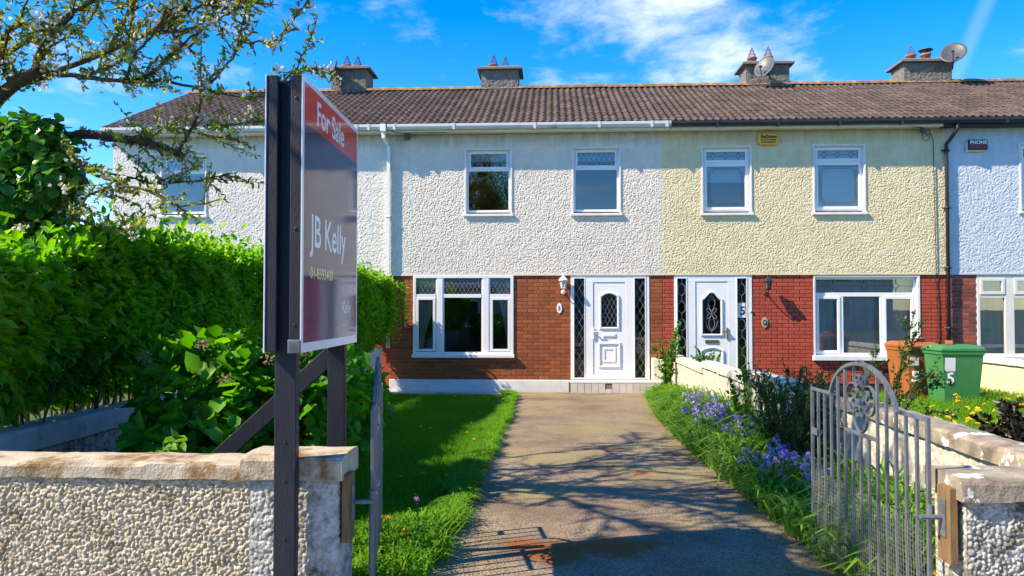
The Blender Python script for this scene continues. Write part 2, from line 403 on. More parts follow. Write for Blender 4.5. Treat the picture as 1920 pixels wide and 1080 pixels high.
def drive_mat():
    m, n, L = new_mat('drive')
    out = N(n, 'ShaderNodeOutputMaterial')
    p = N(n, 'ShaderNodeBsdfPrincipled', i_Roughness=0.9)
    p.inputs['Specular IOR Level'].default_value = 0.25
    tc = N(n, 'ShaderNodeTexCoord')
    v = tc.outputs['Object']

    def noise(s, d=6.0, r=0.6):
        x = N(n, 'ShaderNodeTexNoise', i_Scale=s, i_Detail=d, i_Roughness=r)
        L(v, x.inputs['Vector'])
        return x.outputs[0]

    def rng_(src, a, b, c=0.0, d=1.0):
        x = N(n, 'ShaderNodeMapRange', i_1=a, i_2=b, i_3=c, i_4=d)
        L(src, x.inputs[0])
        return x.outputs[0]

    def mixc(f, c, colr):
        x = N(n, 'ShaderNodeMixRGB')
        L(f, x.inputs[0])
        if isinstance(c, tuple):
            x.inputs[1].default_value = rgba(c)
        else:
            L(c, x.inputs[1])
        x.inputs[2].default_value = rgba(colr)
        return x.outputs[0]
    c = mixc(rng_(noise(60, 3), 0.35, 0.65), (0.27, 0.205, 0.125), (0.40, 0.32, 0.205))
    vo = N(n, 'ShaderNodeTexVoronoi', i_Scale=75.0)
    L(v, vo.inputs['Vector'])
    c = mixc(rng_(vo.outputs['Distance'], 0.30, 0.75, 0.0, 0.75), c, (0.09, 0.07, 0.055))
    c = mixc(rng_(noise(1.1, 7, 0.65), 0.46, 0.62, 0.0, 0.75), c, (0.125, 0.088, 0.066))
    c = mixc(rng_(noise(5.0, 7, 0.7), 0.56, 0.68, 0.0, 0.5), c, (0.10, 0.075, 0.055))
    c = mixc(rng_(noise(0.8, 5), 0.50, 0.66, 0.0, 0.6), c, (0.27, 0.235, 0.085))
    # rust coloured moss where water lies
    tot = None
    for (x, y, r, k) in ((0.34, 4.56, 0.40, 1.0), (0.02, 4.46, 0.40, 1.0), (-0.16, 4.60, 0.26, 0.9), (0.56, 4.62, 0.26, 0.8), (0.80, 6.9, 0.36, 0.58),
                         (0.62, 8.3, 0.45, 0.55), (1.1, 4.4, 0.2, 0.6), (0.3, 10.3, 0.3, 0.4)):
        d = N(n, 'ShaderNodeVectorMath', operation='DISTANCE')
        d.inputs[1].default_value = (x, y, 0.28)
        L(v, d.inputs[0])
        f = rng_(d.outputs['Value'], 0.0, r, k, 0.0)
        if tot is None:
            tot = f
        else:
            mxx = N(n, 'ShaderNodeMath', operation='MAXIMUM')
            L(tot, mxx.inputs[0])
            L(f, mxx.inputs[1])
            tot = mxx.outputs[0]
    ad = N(n, 'ShaderNodeMath', operation='ADD')
    L(tot, ad.inputs[0])
    L(noise(11, 7, 0.7), ad.inputs[1])
    c = mixc(rng_(ad.outputs[0], 0.86, 1.12, 0.0, 0.92), c, (0.25, 0.072, 0.012))
    L(c, p.inputs['Base Color'])
    bp = N(n, 'ShaderNodeBump', i_Strength=0.7, i_Distance=0.008)
    L(vo.outputs['Distance'], bp.inputs['Height'])
    bp.invert = True
    L(bp.outputs[0], p.inputs['Normal'])
    L(p.outputs[0], out.inputs[0])
    return m


M['drive'] = drive_mat()
for k_ in ('dash_white', 'dash_pale', 'dash_cream', 'dash_blue'):
    add_grime(M[k_], 5.0, 5.38, (0.30, 0.25, 0.16) if k_ != 'dash_blue' else (0.36, 0.36, 0.30))


# ------------------------------------------------------------------ object helpers
def tag(o, label=None, cat=None, group=None, kind=None):
    if label:
        o['label'] = label
    if cat:
        o['category'] = cat
    if group:
        o['group'] = group
    if kind:
        o['kind'] = kind
    return o


def thing(name, label, cat, loc=(0, 0, 0), rz=0.0, group=None):
    o = bpy.data.objects.new(name, None)
    o.empty_display_size = 0.1
    col.objects.link(o)
    o.location = loc
    o.rotation_euler = (0, 0, rz)
    return tag(o, label, cat, group)


def link(name, mesh, mat=None, parent=None, world=False):
    o = bpy.data.objects.new(name, mesh)
    col.objects.link(o)
    if mat is not None and not mesh.materials:
        mesh.materials.append(M[mat] if isinstance(mat, str) else mat)
    if parent is not None:
        o.parent = parent
        if world:
            o.matrix_parent_inverse = Matrix.Translation(-Vector(parent.location))
    return o


def np_mesh(name, V, F, smooth=False, rnd=None):
    V = np.asarray(V, dtype=np.float32)
    F = np.asarray(F, dtype=np.int32)
    me = bpy.data.meshes.new(name)
    me.vertices.add(len(V))
    me.vertices.foreach_set('co', V.ravel())
    k = F.shape[1]
    me.loops.add(F.size)
    me.loops.foreach_set('vertex_index', F.ravel())
    me.polygons.add(len(F))
    me.polygons.foreach_set('loop_start', np.arange(0, F.size, k, dtype=np.int32))
    if smooth:
        me.polygons.foreach_set('use_smooth', np.ones(len(F), dtype=bool))
    if rnd is not None:
        at = me.attributes.new('rnd', 'FLOAT', 'POINT')
        at.data.foreach_set('value', np.asarray(rnd, dtype=np.float32))
    me.update(calc_edges=True)
    return me


class MB:
    def __init__(self):
        self.v, self.f = [], []

    def add(self, vs, fs):
        b = len(self.v)
        self.v += [tuple(x) for x in vs]
        self.f += [tuple(i + b for i in q) for q in fs]
        return self

    def box(self, x0, x1, y0, y1, z0, z1):
        vs = [(x0, y0, z0), (x1, y0, z0), (x1, y1, z0), (x0, y1, z0), (x0, y0, z1), (x1, y0, z1), (x1, y1, z1), (x0, y1, z1)]
        return self.add(vs, [(0, 3, 2, 1), (4, 5, 6, 7), (0, 1, 5, 4), (1, 2, 6, 5), (2, 3, 7, 6), (3, 0, 4, 7)])

    def prism(self, poly, y0, y1):
        """a polygon in x,z (anticlockwise seen from -y) pushed from y0 to y1"""
        n = len(poly)
        vs = [(x, y0, z) for x, z in poly] + [(x, y1, z) for x, z in poly]
        fs = [tuple(range(n)), tuple(reversed(range(n, 2 * n)))]
        for i in range(n):
            j = (i + 1) % n
            fs.append((j, i, i + n, j + n))
        return self.add(vs, fs)

    def ring(self, outer, inner, y0, y1):
        """frame between two polygons with the same number of points"""
        n = len(outer)
        vs = [(x, y0, z) for x, z in outer] + [(x, y0, z) for x, z in inner] + [(x, y1, z) for x, z in outer] + [(x, y1, z) for x, z in inner]
        fs = []
        for i in range(n):
            j = (i + 1) % n
            fs += [(i, j, j + n, i + n), (i + 2 * n, i + 3 * n, j + 3 * n, j + 2 * n), (j, i, i + 2 * n, j + 2 * n), (i + n, j + n, j + 3 * n, i + 3 * n)]
        return self.add(vs, fs)

    def frame(self, x0, x1, z0, z1, w, y0, y1):
        o = [(x0, z0), (x1, z0), (x1, z1), (x0, z1)]
        i = [(x0 + w, z0 + w), (x1 - w, z0 + w), (x1 - w, z1 - w), (x0 + w, z1 - w)]
        return self.ring(o, i, y0, y1)

    def tube(self, pts, r, n=6, r2=None, cap=True, squash=None):
        pts = [Vector(p) for p in pts]
        k = len(pts)
        rad = [r + (r2 - r) * i / max(1, k - 1) for i in range(k)] if r2 is not None else [r] * k
        b = len(self.v)
        up = None
        for i, p in enumerate(pts):
            t = (pts[min(i + 1, k - 1)] - pts[max(i - 1, 0)])
            t = t.normalized() if t.length > 1e-9 else Vector((0, 0, 1))
            if up is None:
                up = Vector((0, 0, 1)) if abs(t.z) < 0.9 else Vector((1, 0, 0))
            a = t.cross(up)
            a = a.normalized() if a.length > 1e-6 else t.orthogonal().normalized()
            c = a.cross(t).normalized()
            up = c
            for j in range(n):
                th = 2 * math.pi * j / n
                self.v.append(tuple(p + rad[i] * (a * math.cos(th) + c * math.sin(th))))
        for i in range(k - 1):
            for j in range(n):
                q = b + i * n + j
                w = b + i * n + (j + 1) % n
                self.f.append((q, w, w + n, q + n))
        if cap:
            self.f.append(tuple(b + j for j in reversed(range(n))))
            self.f.append(tuple(b + (k - 1) * n + j for j in range(n)))
        return self

    def strip(self, pts, w, t):
        """flat bar along a path in x,z: thickness t in the plane, width w in y"""
        k = len(pts)
        b = len(self.v)
        for i in range(k):
            p0, p1 = pts[max(i - 1, 0)], pts[min(i + 1, k - 1)]
            dx, dz = p1[0] - p0[0], p1[1] - p0[1]
            l = math.hypot(dx, dz) or 1
            nx, nz = -dz / l * t / 2, dx / l * t / 2
            x, z = pts[i]
            self.v += [(x + nx, -w / 2, z + nz), (x + nx, w / 2, z + nz), (x - nx, w / 2, z - nz), (x - nx, -w / 2, z - nz)]
        for i in range(k - 1):
            q = b + 4 * i
            for j in range(4):
                e = (j + 1) % 4
                self.f.append((q + j, q + 4 + j, q + 4 + e, q + e))
        self.f += [(b, b + 1, b + 2, b + 3), (b + 4 * k - 1, b + 4 * k - 2, b + 4 * k - 3, b + 4 * k - 4)]
        return self

    def lathe(self, prof, n=16, c=(0, 0, 0)):
        b = len(self.v)
        for r, z in prof:
            for j in range(n):
                a = 2 * math.pi * j / n
                self.v.append((c[0] + r * math.cos(a), c[1] + r * math.sin(a), c[2] + z))
        for i in range(len(prof) - 1):
            for j in range(n):
                q, w = b + i * n + j, b + i * n + (j + 1) % n
                self.f.append((q, w, w + n, q + n))
        self.f.append(tuple(b + j for j in reversed(range(n))))
        self.f.append(tuple(b + (len(prof) - 1) * n + j for j in range(n)))
        return self

    def xform(self, mat, start=0):
        for i in range(start, len(self.v)):
            self.v[i] = tuple(mat @ Vector(self.v[i]))
        return self

    def mesh(self, name, smooth=False):
        me = bpy.data.meshes.new(name)
        me.from_pydata(self.v, [], self.f)
        if smooth:
            me.polygons.foreach_set('use_smooth', np.ones(len(me.polygons), dtype=bool))
        me.update()
        return me

    def build(self, name, mat, parent=None, world=False, smooth=False, bevel=0.0, seg=2):
        o = link(name, self.mesh(name, smooth), mat, parent, world)
        if bevel:
            b = o.modifiers.new('bevel', 'BEVEL')
            b.width = bevel
            b.segments = seg
            b.limit_method = 'ANGLE'
            b.angle_limit = R(35)
        return o


_text_cache = {}


def text(name, s, mat, parent, size, mtx, ext=0.001, align='LEFT', sx=1.0, bold=0.0):
    cu = bpy.data.curves.new(name, 'FONT')
    cu.body = s
    cu.size = size
    cu.extrude = ext
    cu.align_x = align
    cu.offset = bold
    t = bpy.data.objects.new(name, cu)
    col.objects.link(t)
    dg = bpy.context.evaluated_depsgraph_get()
    me = bpy.data.meshes.new_from_object(t.evaluated_get(dg))
    bpy.data.objects.remove(t)
    bpy.data.curves.remove(cu)
    me.transform(Matrix.Diagonal((sx, 1, 1, 1)))
    me.transform(mtx)
    me.materials.clear()
    return link(name, me, mat, parent)


def front_text_matrix(x, y, z):
    # reads from -Y: text x -> +X, text y -> +Z, faces -Y
    return Matrix.Translation((x, y, z)) @ Matrix(((1, 0, 0, 0), (0, 0, -1, 0), (0, 1, 0, 0), (0, 0, 0, 1)))


def gz(y):
    y = np.asarray(y, dtype=float)
    return np.clip(0.3 * (15.4 - y) / 10.9, 0.0, 0.3)


def gzf(y):
    return float(gz(y))


def band_noise(nu, nv, step, wl, seed):
    r = np.random.default_rng(seed)
    w = r.standard_normal((nv, nu))
    fu = np.fft.fftfreq(nu, step)[None, :]
    fv = np.fft.fftfreq(nv, step)[:, None]
    f = np.sqrt(fu ** 2 + fv ** 2)
    f0 = 1.0 / wl
    H = np.exp(-((f - f0) / (0.42 * f0)) ** 2) + 0.35 * np.exp(-((f - 2.1 * f0) / (0.8 * f0)) ** 2)
    h = np.real(np.fft.ifft2(np.fft.fft2(w) * H))
    return h / h.std()


def dome_noise(nu, nv, step, cell, seed, tight=1.0):
    """pebbles thrown on a wall: overlapping domes of uneven size"""
    r = np.random.default_rng(seed)
    u = np.arange(nu) * step
    v = np.arange(nv) * step
    uu, vv = np.meshgrid(u, v)
    ci, cj = (uu / cell).astype(int), (vv / cell).astype(int)
    gu, gv = ci.max() + 4, cj.max() + 4
    jx, jy = r.random((gv, gu)), r.random((gv, gu))
    rad = cell * (0.50 + 0.42 * r.random((gv, gu))) * tight
    hgt = 0.55 + 0.45 * r.random((gv, gu))
    ell = 0.7 + 0.75 * r.random((gv, gu))
    th = r.random((gv, gu)) * np.pi
    ct, st = np.cos(th), np.sin(th)
    h = np.zeros((nv, nu))
    for a in (-1, 0, 1):
        for b in (-1, 0, 1):
            i, j = ci + 1 + a, cj + 1 + b
            dx = uu - (i - 1 + jx[j, i]) * cell
            dy = vv - (j - 1 + jy[j, i]) * cell
            p = (dx * ct[j, i] + dy * st[j, i]) * ell[j, i]
            q = -dx * st[j, i] + dy * ct[j, i]
            d2 = (p * p + q * q) / rad[j, i] ** 2
            h = np.maximum(h, hgt[j, i] * np.sqrt(np.clip(1 - d2, 0, 1)))
    return h


def dash_sheet(name, mat, parent, O, U, V, Nn, lu, lv, step, wl, amp, seed, holes=(), world=False, fade=0.03, tight=1.0):
    """a sheet of rough cast: lumps are real relief; holes are (u0,u1,v0,v1)"""
    nu, nv = max(3, int(lu / step) + 1), max(3, int(lv / step) + 1)
    h = dome_noise(nu, nv, step, wl * 0.80, seed, tight)
    h = 1.9 * h - 0.7 + 0.05 * band_noise(nu, nv, step, wl * 5, seed + 7)
    u = np.linspace(0, lu, nu)
    v = np.linspace(0, lv, nv)
    uu, vv = np.meshgrid(u, v)
    edge = np.minimum(np.minimum(uu, lu - uu), np.minimum(vv, lv - vv))
    for (a, b, c, d) in holes:
        dx = np.maximum(np.maximum(a - uu, uu - b), 0)
        dy = np.maximum(np.maximum(c - vv, vv - d), 0)
        edge = np.minimum(edge, np.hypot(dx, dy))
    h = h * amp * np.clip(edge / fade + 0.25, 0, 1)
    O, U, V, Nn = (np.array(x, dtype=float) for x in (O, U, V, Nn))
    P = O + uu[..., None] * U + vv[..., None] * V + h[..., None] * Nn
    idx = np.arange(nu * nv).reshape(nv, nu)
    F = np.stack([idx[:-1, :-1], idx[:-1, 1:], idx[1:, 1:], idx[1:, :-1]], -1).reshape(-1, 4)
    cu = ((uu[:-1, :-1] + uu[1:, 1:]) / 2).ravel()
    cv = ((vv[:-1, :-1] + vv[1:, 1:]) / 2).ravel()
    keep = np.ones(len(F), dtype=bool)
    for (a, b, c, d) in holes:
        keep &= ~((cu > a) & (cu < b) & (cv > c) & (cv < d))
    me = np_mesh(name, P.reshape(-1, 3), F[keep], smooth=True)
    return link(name, me, mat, parent, world)


def unit(a):
    return a / np.maximum(np.linalg.norm(a, axis=-1, keepdims=True), 1e-9)


def leaf_mesh(name, P, D, Nr, L, W, mat, parent=None, world=False, rnd=None, fold=0.25, hexa=False, droop=0.0):
    """one folded leaf per row: base P, direction D, rough normal Nr"""
    n = len(P)
    D = unit(D)
    S = unit(np.cross(D, Nr))
    Nn = np.cross(S, D)
    L = np.broadcast_to(np.asarray(L, float), (n,))[:, None]
    W = np.broadcast_to(np.asarray(W, float), (n,))[:, None]
    if rnd is None:
        rnd = rng.random(n)
    tip = P + D * L - Nn * L * droop
    if hexa:
        pts = [P, P + D * L * 0.28 + S * W * 0.42 + Nn * W * fold, P + D * L * 0.66 + S * W * 0.40 + Nn * W * fold - Nn * L * droop * .4, tip,
               P + D * L * 0.66 - S * W * 0.40 + Nn * W * fold - Nn * L * droop * .4, P + D * L * 0.28 - S * W * 0.42 + Nn * W * fold]
        V = np.stack(pts, 1).reshape(-1, 3)
        b = np.arange(n)[:, None] * 6
        F = np.concatenate([b + np.array([[0, 1, 2, 3]]), b + np.array([[0, 3, 4, 5]])], 0)
        k = 6
    else:
        pts = [P, P + D * L * 0.45 + S * W * 0.5 + Nn * W * fold, tip, P + D * L * 0.45 - S * W * 0.5 + Nn * W * fold]
        V = np.stack(pts, 1).reshape(-1, 3)
        b = np.arange(n)[:, None] * 4
        F = np.concatenate([b + np.array([[0, 1, 2]]), b + np.array([[0, 2, 3]])], 0)
        k = 4
    me = np_mesh(name, V, F, smooth=False, rnd=np.repeat(rnd, k))
    return link(name, me, mat, parent, world)


def rand_dir(n):
    return unit(rng.standard_normal((n, 3)))


def blades(name, P, H, W, lean, mat, parent=None, rnd=None, segs=1, seed_dir=None):
    """grass blades or strap leaves bending over"""
    n = len(P)
    a = rng.random(n) * 2 * np.pi if seed_dir is None else seed_dir
    hd = np.stack([np.cos(a), np.sin(a), np.zeros(n)], 1)
    sd = np.stack([-np.sin(a), np.cos(a), np.zeros(n)], 1)
    H = np.broadcast_to(np.asarray(H, float), (n,))[:, None]
    W = np.broadcast_to(np.asarray(W, float), (n,))[:, None]
    lean = np.broadcast_to(np.asarray(lean, float), (n,))[:, None]
    up = np.array([0, 0, 1.0])
    if rnd is None:
        rnd = rng.random(n)
    if segs == 1:
        pts = [P - sd * W / 2, P + sd * W / 2, P + up * H + hd * H * lean]
        V = np.stack(pts, 1).reshape(-1, 3)
        F = np.arange(n)[:, None] * 3 + np.array([[0, 1, 2]])
        k = 3
    else:
        m1 = P + up * H * 0.55 + hd * H * lean * 0.28
        m2 = P + up * H * 0.92 + hd * H * lean * 0.72
        tp = P + up * H * (1.0 - 0.25 * np.minimum(lean, 1.5)) + hd * H * lean * 1.25
        pts = [P - sd * W * .35, P + sd * W * .35, m1 - sd * W / 2, m1 + sd * W / 2, m2 - sd * W * .4, m2 + sd * W * .4, tp - sd * W * .04, tp + sd * W * .04]
        V = np.stack(pts, 1).reshape(-1, 3)
        b = np.arange(n)[:, None] * 8
        F = np.concatenate([b + np.array([[0, 1, 3, 2]]), b + np.array([[2, 3, 5, 4]]), b + np.array([[4, 5, 7, 6]])], 0)
        k = 8
    me = np_mesh(name, V, F, rnd=np.repeat(rnd, k))
    return link(name, me, mat, parent)


# ------------------------------------------------------------------ the setting: ground, road, drive
def sheet(name, xs, ys, dz, mat, zf=None, wob=0.0):
    xs, ys = np.asarray(xs, float), np.asarray(ys, float)
    xx, yy = np.meshgrid(xs, ys)
    zz = (gz(yy) if zf is None else zf(yy)) + dz
    P = np.stack([xx, yy, zz], -1)
    nx, ny = len(xs), len(ys)
    idx = np.arange(nx * ny).reshape(ny, nx)
    F = np.stack([idx[:-1, :-1], idx[:-1, 1:], idx[1:, 1:], idx[1:, :-1]], -1).reshape(-1, 4)
    return tag(link(name, np_mesh(name, P.reshape(-1, 3), F), mat), kind='structure')


sheet('ground', [-600, 600], [-600, -60, -1.0, 0.0, 4.5, 15.4, 60, 600], 0.0, 'soil', zf=lambda y: np.where(y < -0.5, 0.16, gz(y)))
sheet('road', [-80, 80], [-9.0, -0.6], 0.0, 'road', zf=lambda y: 0 * y + 0.175)
sheet('pavement', [-80, 80], [0.4, 3.10], 0.008, 'paving')
kb = MB().box(-80, 80, 0.25, 0.4, 0.1, 0.305)
tag(kb.build('kerb', 'concrete_grey'), kind='structure')


def make_drive():
    ys = np.linspace(2.9, 15.62, 160)
    k = np.array([2.9, 4.1, 6.2, 8.25, 11.0, 12.5, 14.2, 15.62])
    le = np.interp(ys, k, [-0.80, -0.70, -0.72, -0.73, -0.74, -0.76, -0.80, -0.9]) + 0.025 * np.sin(ys * 3.1) + 0.015 * np.sin(ys * 9.7)
    re = np.interp(ys, k, [1.56, 1.55, 1.52, 1.50, 1.56, 1.66, 1.80, 2.2]) + 0.03 * np.sin(ys * 2.3 + 1)
    t = np.linspace(0, 1, 9)
    X = le[:, None] * (1 - t) + re[:, None] * t
    Y = np.repeat(ys[:, None], 9, 1)
    crown = 0.012 + 0.02 * (1 - (2 * t - 1) ** 2)[None, :]
    Z = gz(Y) + crown
    P = np.stack([X, Y, Z], -1)
    idx = np.arange(P.shape[0] * 9).reshape(-1, 9)
    F = np.stack([idx[:-1, :-1], idx[:-1, 1:], idx[1:, 1:], idx[1:, :-1]], -1).reshape(-1, 4)
    tag(link('driveway', np_mesh('driveway', P.reshape(-1, 3), F, smooth=True), 'drive'), kind='structure')


make_drive()
pth = sheet('path', [-3.36, -0.85], [15.25, 15.86], 0.006, 'concrete_grey')

# ------------------------------------------------------------------ houses
FY = 15.90            # face of the brickwork
RY = 15.87            # face of the rough cast
JZ = 2.42             # where rough cast meets brick
EZ = 5.36             # top of the wall
RIDGE_Y, RIDGE_Z = 19.40, 7.24
EAVE_Y, EAVE_Z = 15.60, 5.47
PITCH = math.atan2(RIDGE_Z - EAVE_Z, RIDGE_Y - EAVE_Y)


def minus(seg, cuts):
    out = [seg]
    for a, b in cuts:
        nxt = []
        for s, e in out:
            if b <= s or a >= e:
                nxt.append((s, e))
            else:
                if a > s:
                    nxt.append((s, a))
                if b < e:
                    nxt.append((b, e))
        out = nxt
    return out


def wall_with_holes(mb, x0, x1, z0, z1, y0, y1, holes):
    zs = sorted({z0, z1} | {max(z0, min(z1, z)) for h in holes for z in (h[2], h[3])})
    for a, b in zip(zs[:-1], zs[1:]):
        if b - a < 1e-4:
            continue
        mid = (a + b) / 2
        for s, e in minus((x0, x1), [(h[0], h[1]) for h in holes if h[2] < mid < h[3]]):
            mb.box(s, e, y0, y1, a, b)


_brick = {}


def brick_mesh(l, h, mat):
    key = (round(l, 2), h, mat)
    if key not in _brick:
        d, c = 0.014, 0.003
        x, z = key[0] / 2, h / 2
        vs = [(-x, 0, -z), (x, 0, -z), (x, 0, z), (-x, 0, z), (-x, -d + c, -z), (x, -d + c, -z), (x, -d + c, z), (-x, -d + c, z),
              (-x + c, -d, -z + c), (x - c, -d, -z + c), (x - c, -d, z - c), (-x + c, -d, z - c)]
        fs = [(8, 9, 10, 11)]
        for i in range(4):
            j = (i + 1) % 4
            fs += [(i, j, j + 4, i + 4), (i + 4, j + 4, j + 8, i + 8)]
        me = bpy.data.meshes.new('brick')
        me.from_pydata(vs, [], fs)
        me.materials.append(M[mat])
        _brick[key] = me
    return _brick[key]


def lay_bricks(parent, x0, x1, z0, z1, holes, mat, phase=0.0, skip=None):
    L, H, g = 0.225, 0.075, 0.010
    nrow = int(round((z1 - z0) / H))
    H = (z1 - z0) / nrow
    for i in range(nrow):
        za = z0 + i * H
        mid = za + H / 2
        offs = phase + (L / 2 if i % 2 else 0)
        for s, e in minus((x0, x1), [(h[0], h[1]) for h in holes if h[2] < mid < h[3]]):
            k = math.floor((s - offs) / L)
            x = offs + k * L
            while x < e - 0.02:
                a, b = max(x, s), min(x + L, e)
                if b - a > 0.035 and not (skip and skip((a + b) / 2, mid)):
                    me = brick_mesh(b - a - g, round(H - g, 4), mat)
                    o = bpy.data.objects.new('brick', me)
                    col.objects.link(o)
                    o.parent = parent
                    o.location = ((a + b) / 2 + random.uniform(-.001, .001), FY - random.uniform(0, .002), mid + random.uniform(-.0008, .0008))
                x += L


def tile_mesh():
    w, l, t = 0.2965, 0.345, 0.013
    n = 13
    us = np.linspace(0, w, n)
    h = 0.040 * np.sin(np.pi * us / (w / 2)) ** 2
    V, F = [], []
    for u, hh in zip(us, h):
        V += [(u, 0.0, hh + 0.020), (u, l, hh), (u, 0.0, hh + 0.020 - t - 0.012)]
    for i in range(n - 1):
        a, b = 3 * i, 3 * (i + 1)
        F += [(a, b, b + 1, a + 1), (a + 2, b + 2, b, a)]
    me = np_mesh('roof_tile', V, F, smooth=True)
    me.materials.append(M['tile'])
    return me


TILE = tile_mesh()


def ridge_mesh():
    V, F = [], []
    n = 7
    for x in (0, 0.44):
        for k in range(n):
            a = math.pi * (k / (n - 1))
            V.append((x, -0.14 * math.cos(a), 0.10 * math.sin(a)))
    for k in range(n - 1):
        F.append((k, k + n, k + 1 + n, k + 1))
    me = np_mesh('ridge_tile', V, F, smooth=True)
    me.materials.append(M['ridge'])
    return me


RIDGE = ridge_mesh()


def roof(house, x0, x1):
    dk = MB()
    ys, zs = EAVE_Y + 0.03, EAVE_Z - 0.03
    dk.add([(x0, ys, zs), (x1, ys, zs), (x1, RIDGE_Y, RIDGE_Z - 0.01), (x0, RIDGE_Y, RIDGE_Z - 0.01), (x1, 23.2, zs), (x0, 23.2, zs)],
           [(0, 1, 2, 3), (3, 2, 4, 5)])
    rf = dk.build('roof', 'deck', house, world=True)
    slope = math.hypot(RIDGE_Y - EAVE_Y, RIDGE_Z - EAVE_Z)
    rows = 14
    gauge = slope / rows
    ncol = round((x1 - x0) / 0.2965)
    sx = (x1 - x0) / ncol
    for j in range(rows):
        for i in range(ncol):
            o = bpy.data.objects.new('roof_tile', TILE)
            col.objects.link(o)
            o.parent = rf
            d = j * gauge + random.uniform(-0.006, 0.006)
            o.location = (x0 + i * sx + random.uniform(-.003, .003), EAVE_Y + d * math.cos(PITCH), EAVE_Z + d * math.sin(PITCH) + random.uniform(-.003, .004))
            o.rotation_euler = (PITCH + random.uniform(-0.012, 0.012), random.uniform(-.012, .012), random.uniform(-.006, .006))
            o.scale = (sx / 0.2965, gauge / 0.302, 1)
    nr = round((x1 - x0) / 0.44)
    for i in range(nr):
        o = bpy.data.objects.new('ridge_tile', RIDGE)
        col.objects.link(o)
        o.parent = rf
        o.location = (x0 + i * (x1 - x0) / nr, RIDGE_Y, RIDGE_Z + 0.005 + random.uniform(-.006, .006))
        o.scale = ((x1 - x0) / nr / 0.44 * 1.01, 1, 1)
        o.rotation_euler = (0, random.uniform(-.01, .01), 0)
    return rf


def chimney(house, x0, x1, ztop, mat, pots, seed, lean=0):
    """stack on the ridge: dash body, overhanging slab, pots with wire cowls; front faces the street"""
    y0, y1 = RIDGE_Y - 0.12, RIDGE_Y + 0.62
    body = MB().box(x0, x1, y0, y1, 6.6, ztop - 0.08)
    c = body.build('chimney', mat, house, world=True)
    for (O, U, lu) in (((x0, y0 - 0.006, 6.9), (1, 0, 0), x1 - x0), ((x0 - 0.006, y1, 6.9), (0, -1, 0), y1 - y0), ((x1 + 0.006, y0, 6.9), (0, 1, 0), y1 - y0)):
        Nn = np.cross(np.array(U, float), (0, 0, 1.0))
        dash_sheet('rough_cast', mat, c, O, U, (0, 0, 1), Nn, lu, ztop - 0.08 - 6.9, 0.018, 0.07, 0.008, seed + int(lu * 10))
    o = 0.11
    slab = MB()
    zt = ztop
    slab.add([(x0 - o, y0 - o, zt - 0.14), (x1 + o, y0 - o, zt - 0.14), (x1 + o, y1 + o, zt - 0.14), (x0 - o, y1 + o, zt - 0.14),
              (x0 - o, y0 - o, zt - 0.09), (x1 + o, y0 - o, zt - 0.09), (x1 + o, y1 + o, zt - 0.09), (x0 - o, y1 + o, zt - 0.09),
              (x0 + 0.05, y0 + 0.12, zt), (x1 - 0.05, y0 + 0.12, zt), (x1 - 0.05, y1 - 0.12, zt), (x0 + 0.05, y1 - 0.12, zt)],
             [(3, 2, 1, 0), (0, 1, 5, 4), (1, 2, 6, 5), (2, 3, 7, 6), (3, 0, 4, 7), (4, 5, 9, 8), (5, 6, 10, 9), (6, 7, 11, 10), (7, 4, 8, 11), (8, 9, 10, 11)])
    slab.build('chimney_cap', 'cap_slab', c)
    yc = (y0 + y1) / 2 - 0.05
    for (px, kind, ph) in pots:
        MB().lathe([(0.115, 0), (0.105, ph * 0.7), (0.125, ph * 0.75), (0.125, ph), (0.09, ph), (0.09, ph - 0.03)], 14, (px, yc, zt - 0.01)).build('chimney_pot', 'terracotta', c, smooth=True)
        g = MB()
        zb = zt + ph - 0.02
        if kind == 'cone':
            top = (px, yc, zb + 0.27)
            for k in range(12):
                a = 2 * math.pi * k / 12
                g.tube([(px + 0.11 * math.cos(a), yc + 0.11 * math.sin(a), zb), (px + 0.008 * math.cos(a), yc + 0.008 * math.sin(a), zb + 0.27)], 0.0045, 4)
            for rr, zz in ((0.112, 0.0), (0.085, 0.07)):
                g.tube([(px + rr * math.cos(2 * math.pi * k / 16), yc + rr * math.sin(2 * math.pi * k / 16), zb + zz) for k in range(17)], 0.006, 4)
            g.build('wire_guard', 'cowl_wire', c)
        else:
            g.lathe([(0.17, 0.10), (0.165, 0.115), (0.06, 0.14), (0.01, 0.145)], 16, (px, yc, zb))
            for k in range(4):
                a = math.pi / 4 + math.pi / 2 * k
                g.tube([(px + 0.11 * math.cos(a), yc + 0.11 * math.sin(a), zb - 0.04), (px + 0.12 * math.cos(a), yc + 0.12 * math.sin(a), zb + 0.11)], 0.008, 4)
            g.build('rain_cap', 'black_plastic', c)
    return c


def diamond_lines(x0, x1, z0, z1, dx, dz):
    """the two families of slanting lines of a diamond lattice clipped to a rectangle"""
    out = []
    for s in (1, -1):
        k = -60
        while k < 60:
            # x = xa + t*dx/2 , z = z0 + s*t*dz/2
            xa = x0 + k * dx
            zst = z0 if s > 0 else z1
            T = (z1 - z0) / (dz / 2)
            t0, t1 = max(0, (x0 - xa) / (dx / 2)), min(T, (x1 - xa) / (dx / 2))
            if t1 - t0 > 0.05:
                out.append(((xa + t0 * dx / 2, zst + s * t0 * dz / 2), (xa + t1 * dx / 2, zst + s * t1 * dz / 2)))
            k += 1
    return out


def came(parent, segs, y, mat='lead', w=0.0055, clip=None):
    mb = MB()
    for p in segs:
        b = len(mb.v)
        mb.strip(list(p), 0.004, w)
        mb.xform(Matrix.Translation((0, y, 0)), b)
    if mb.v:
        return mb.build('lead_came', mat, parent)


def pane(parent, x0, x1, z0, z1, y, mat='glass'):
    return MB().box(x0, x1, y, y + 0.006, z0, z1).build('pane', mat, parent)


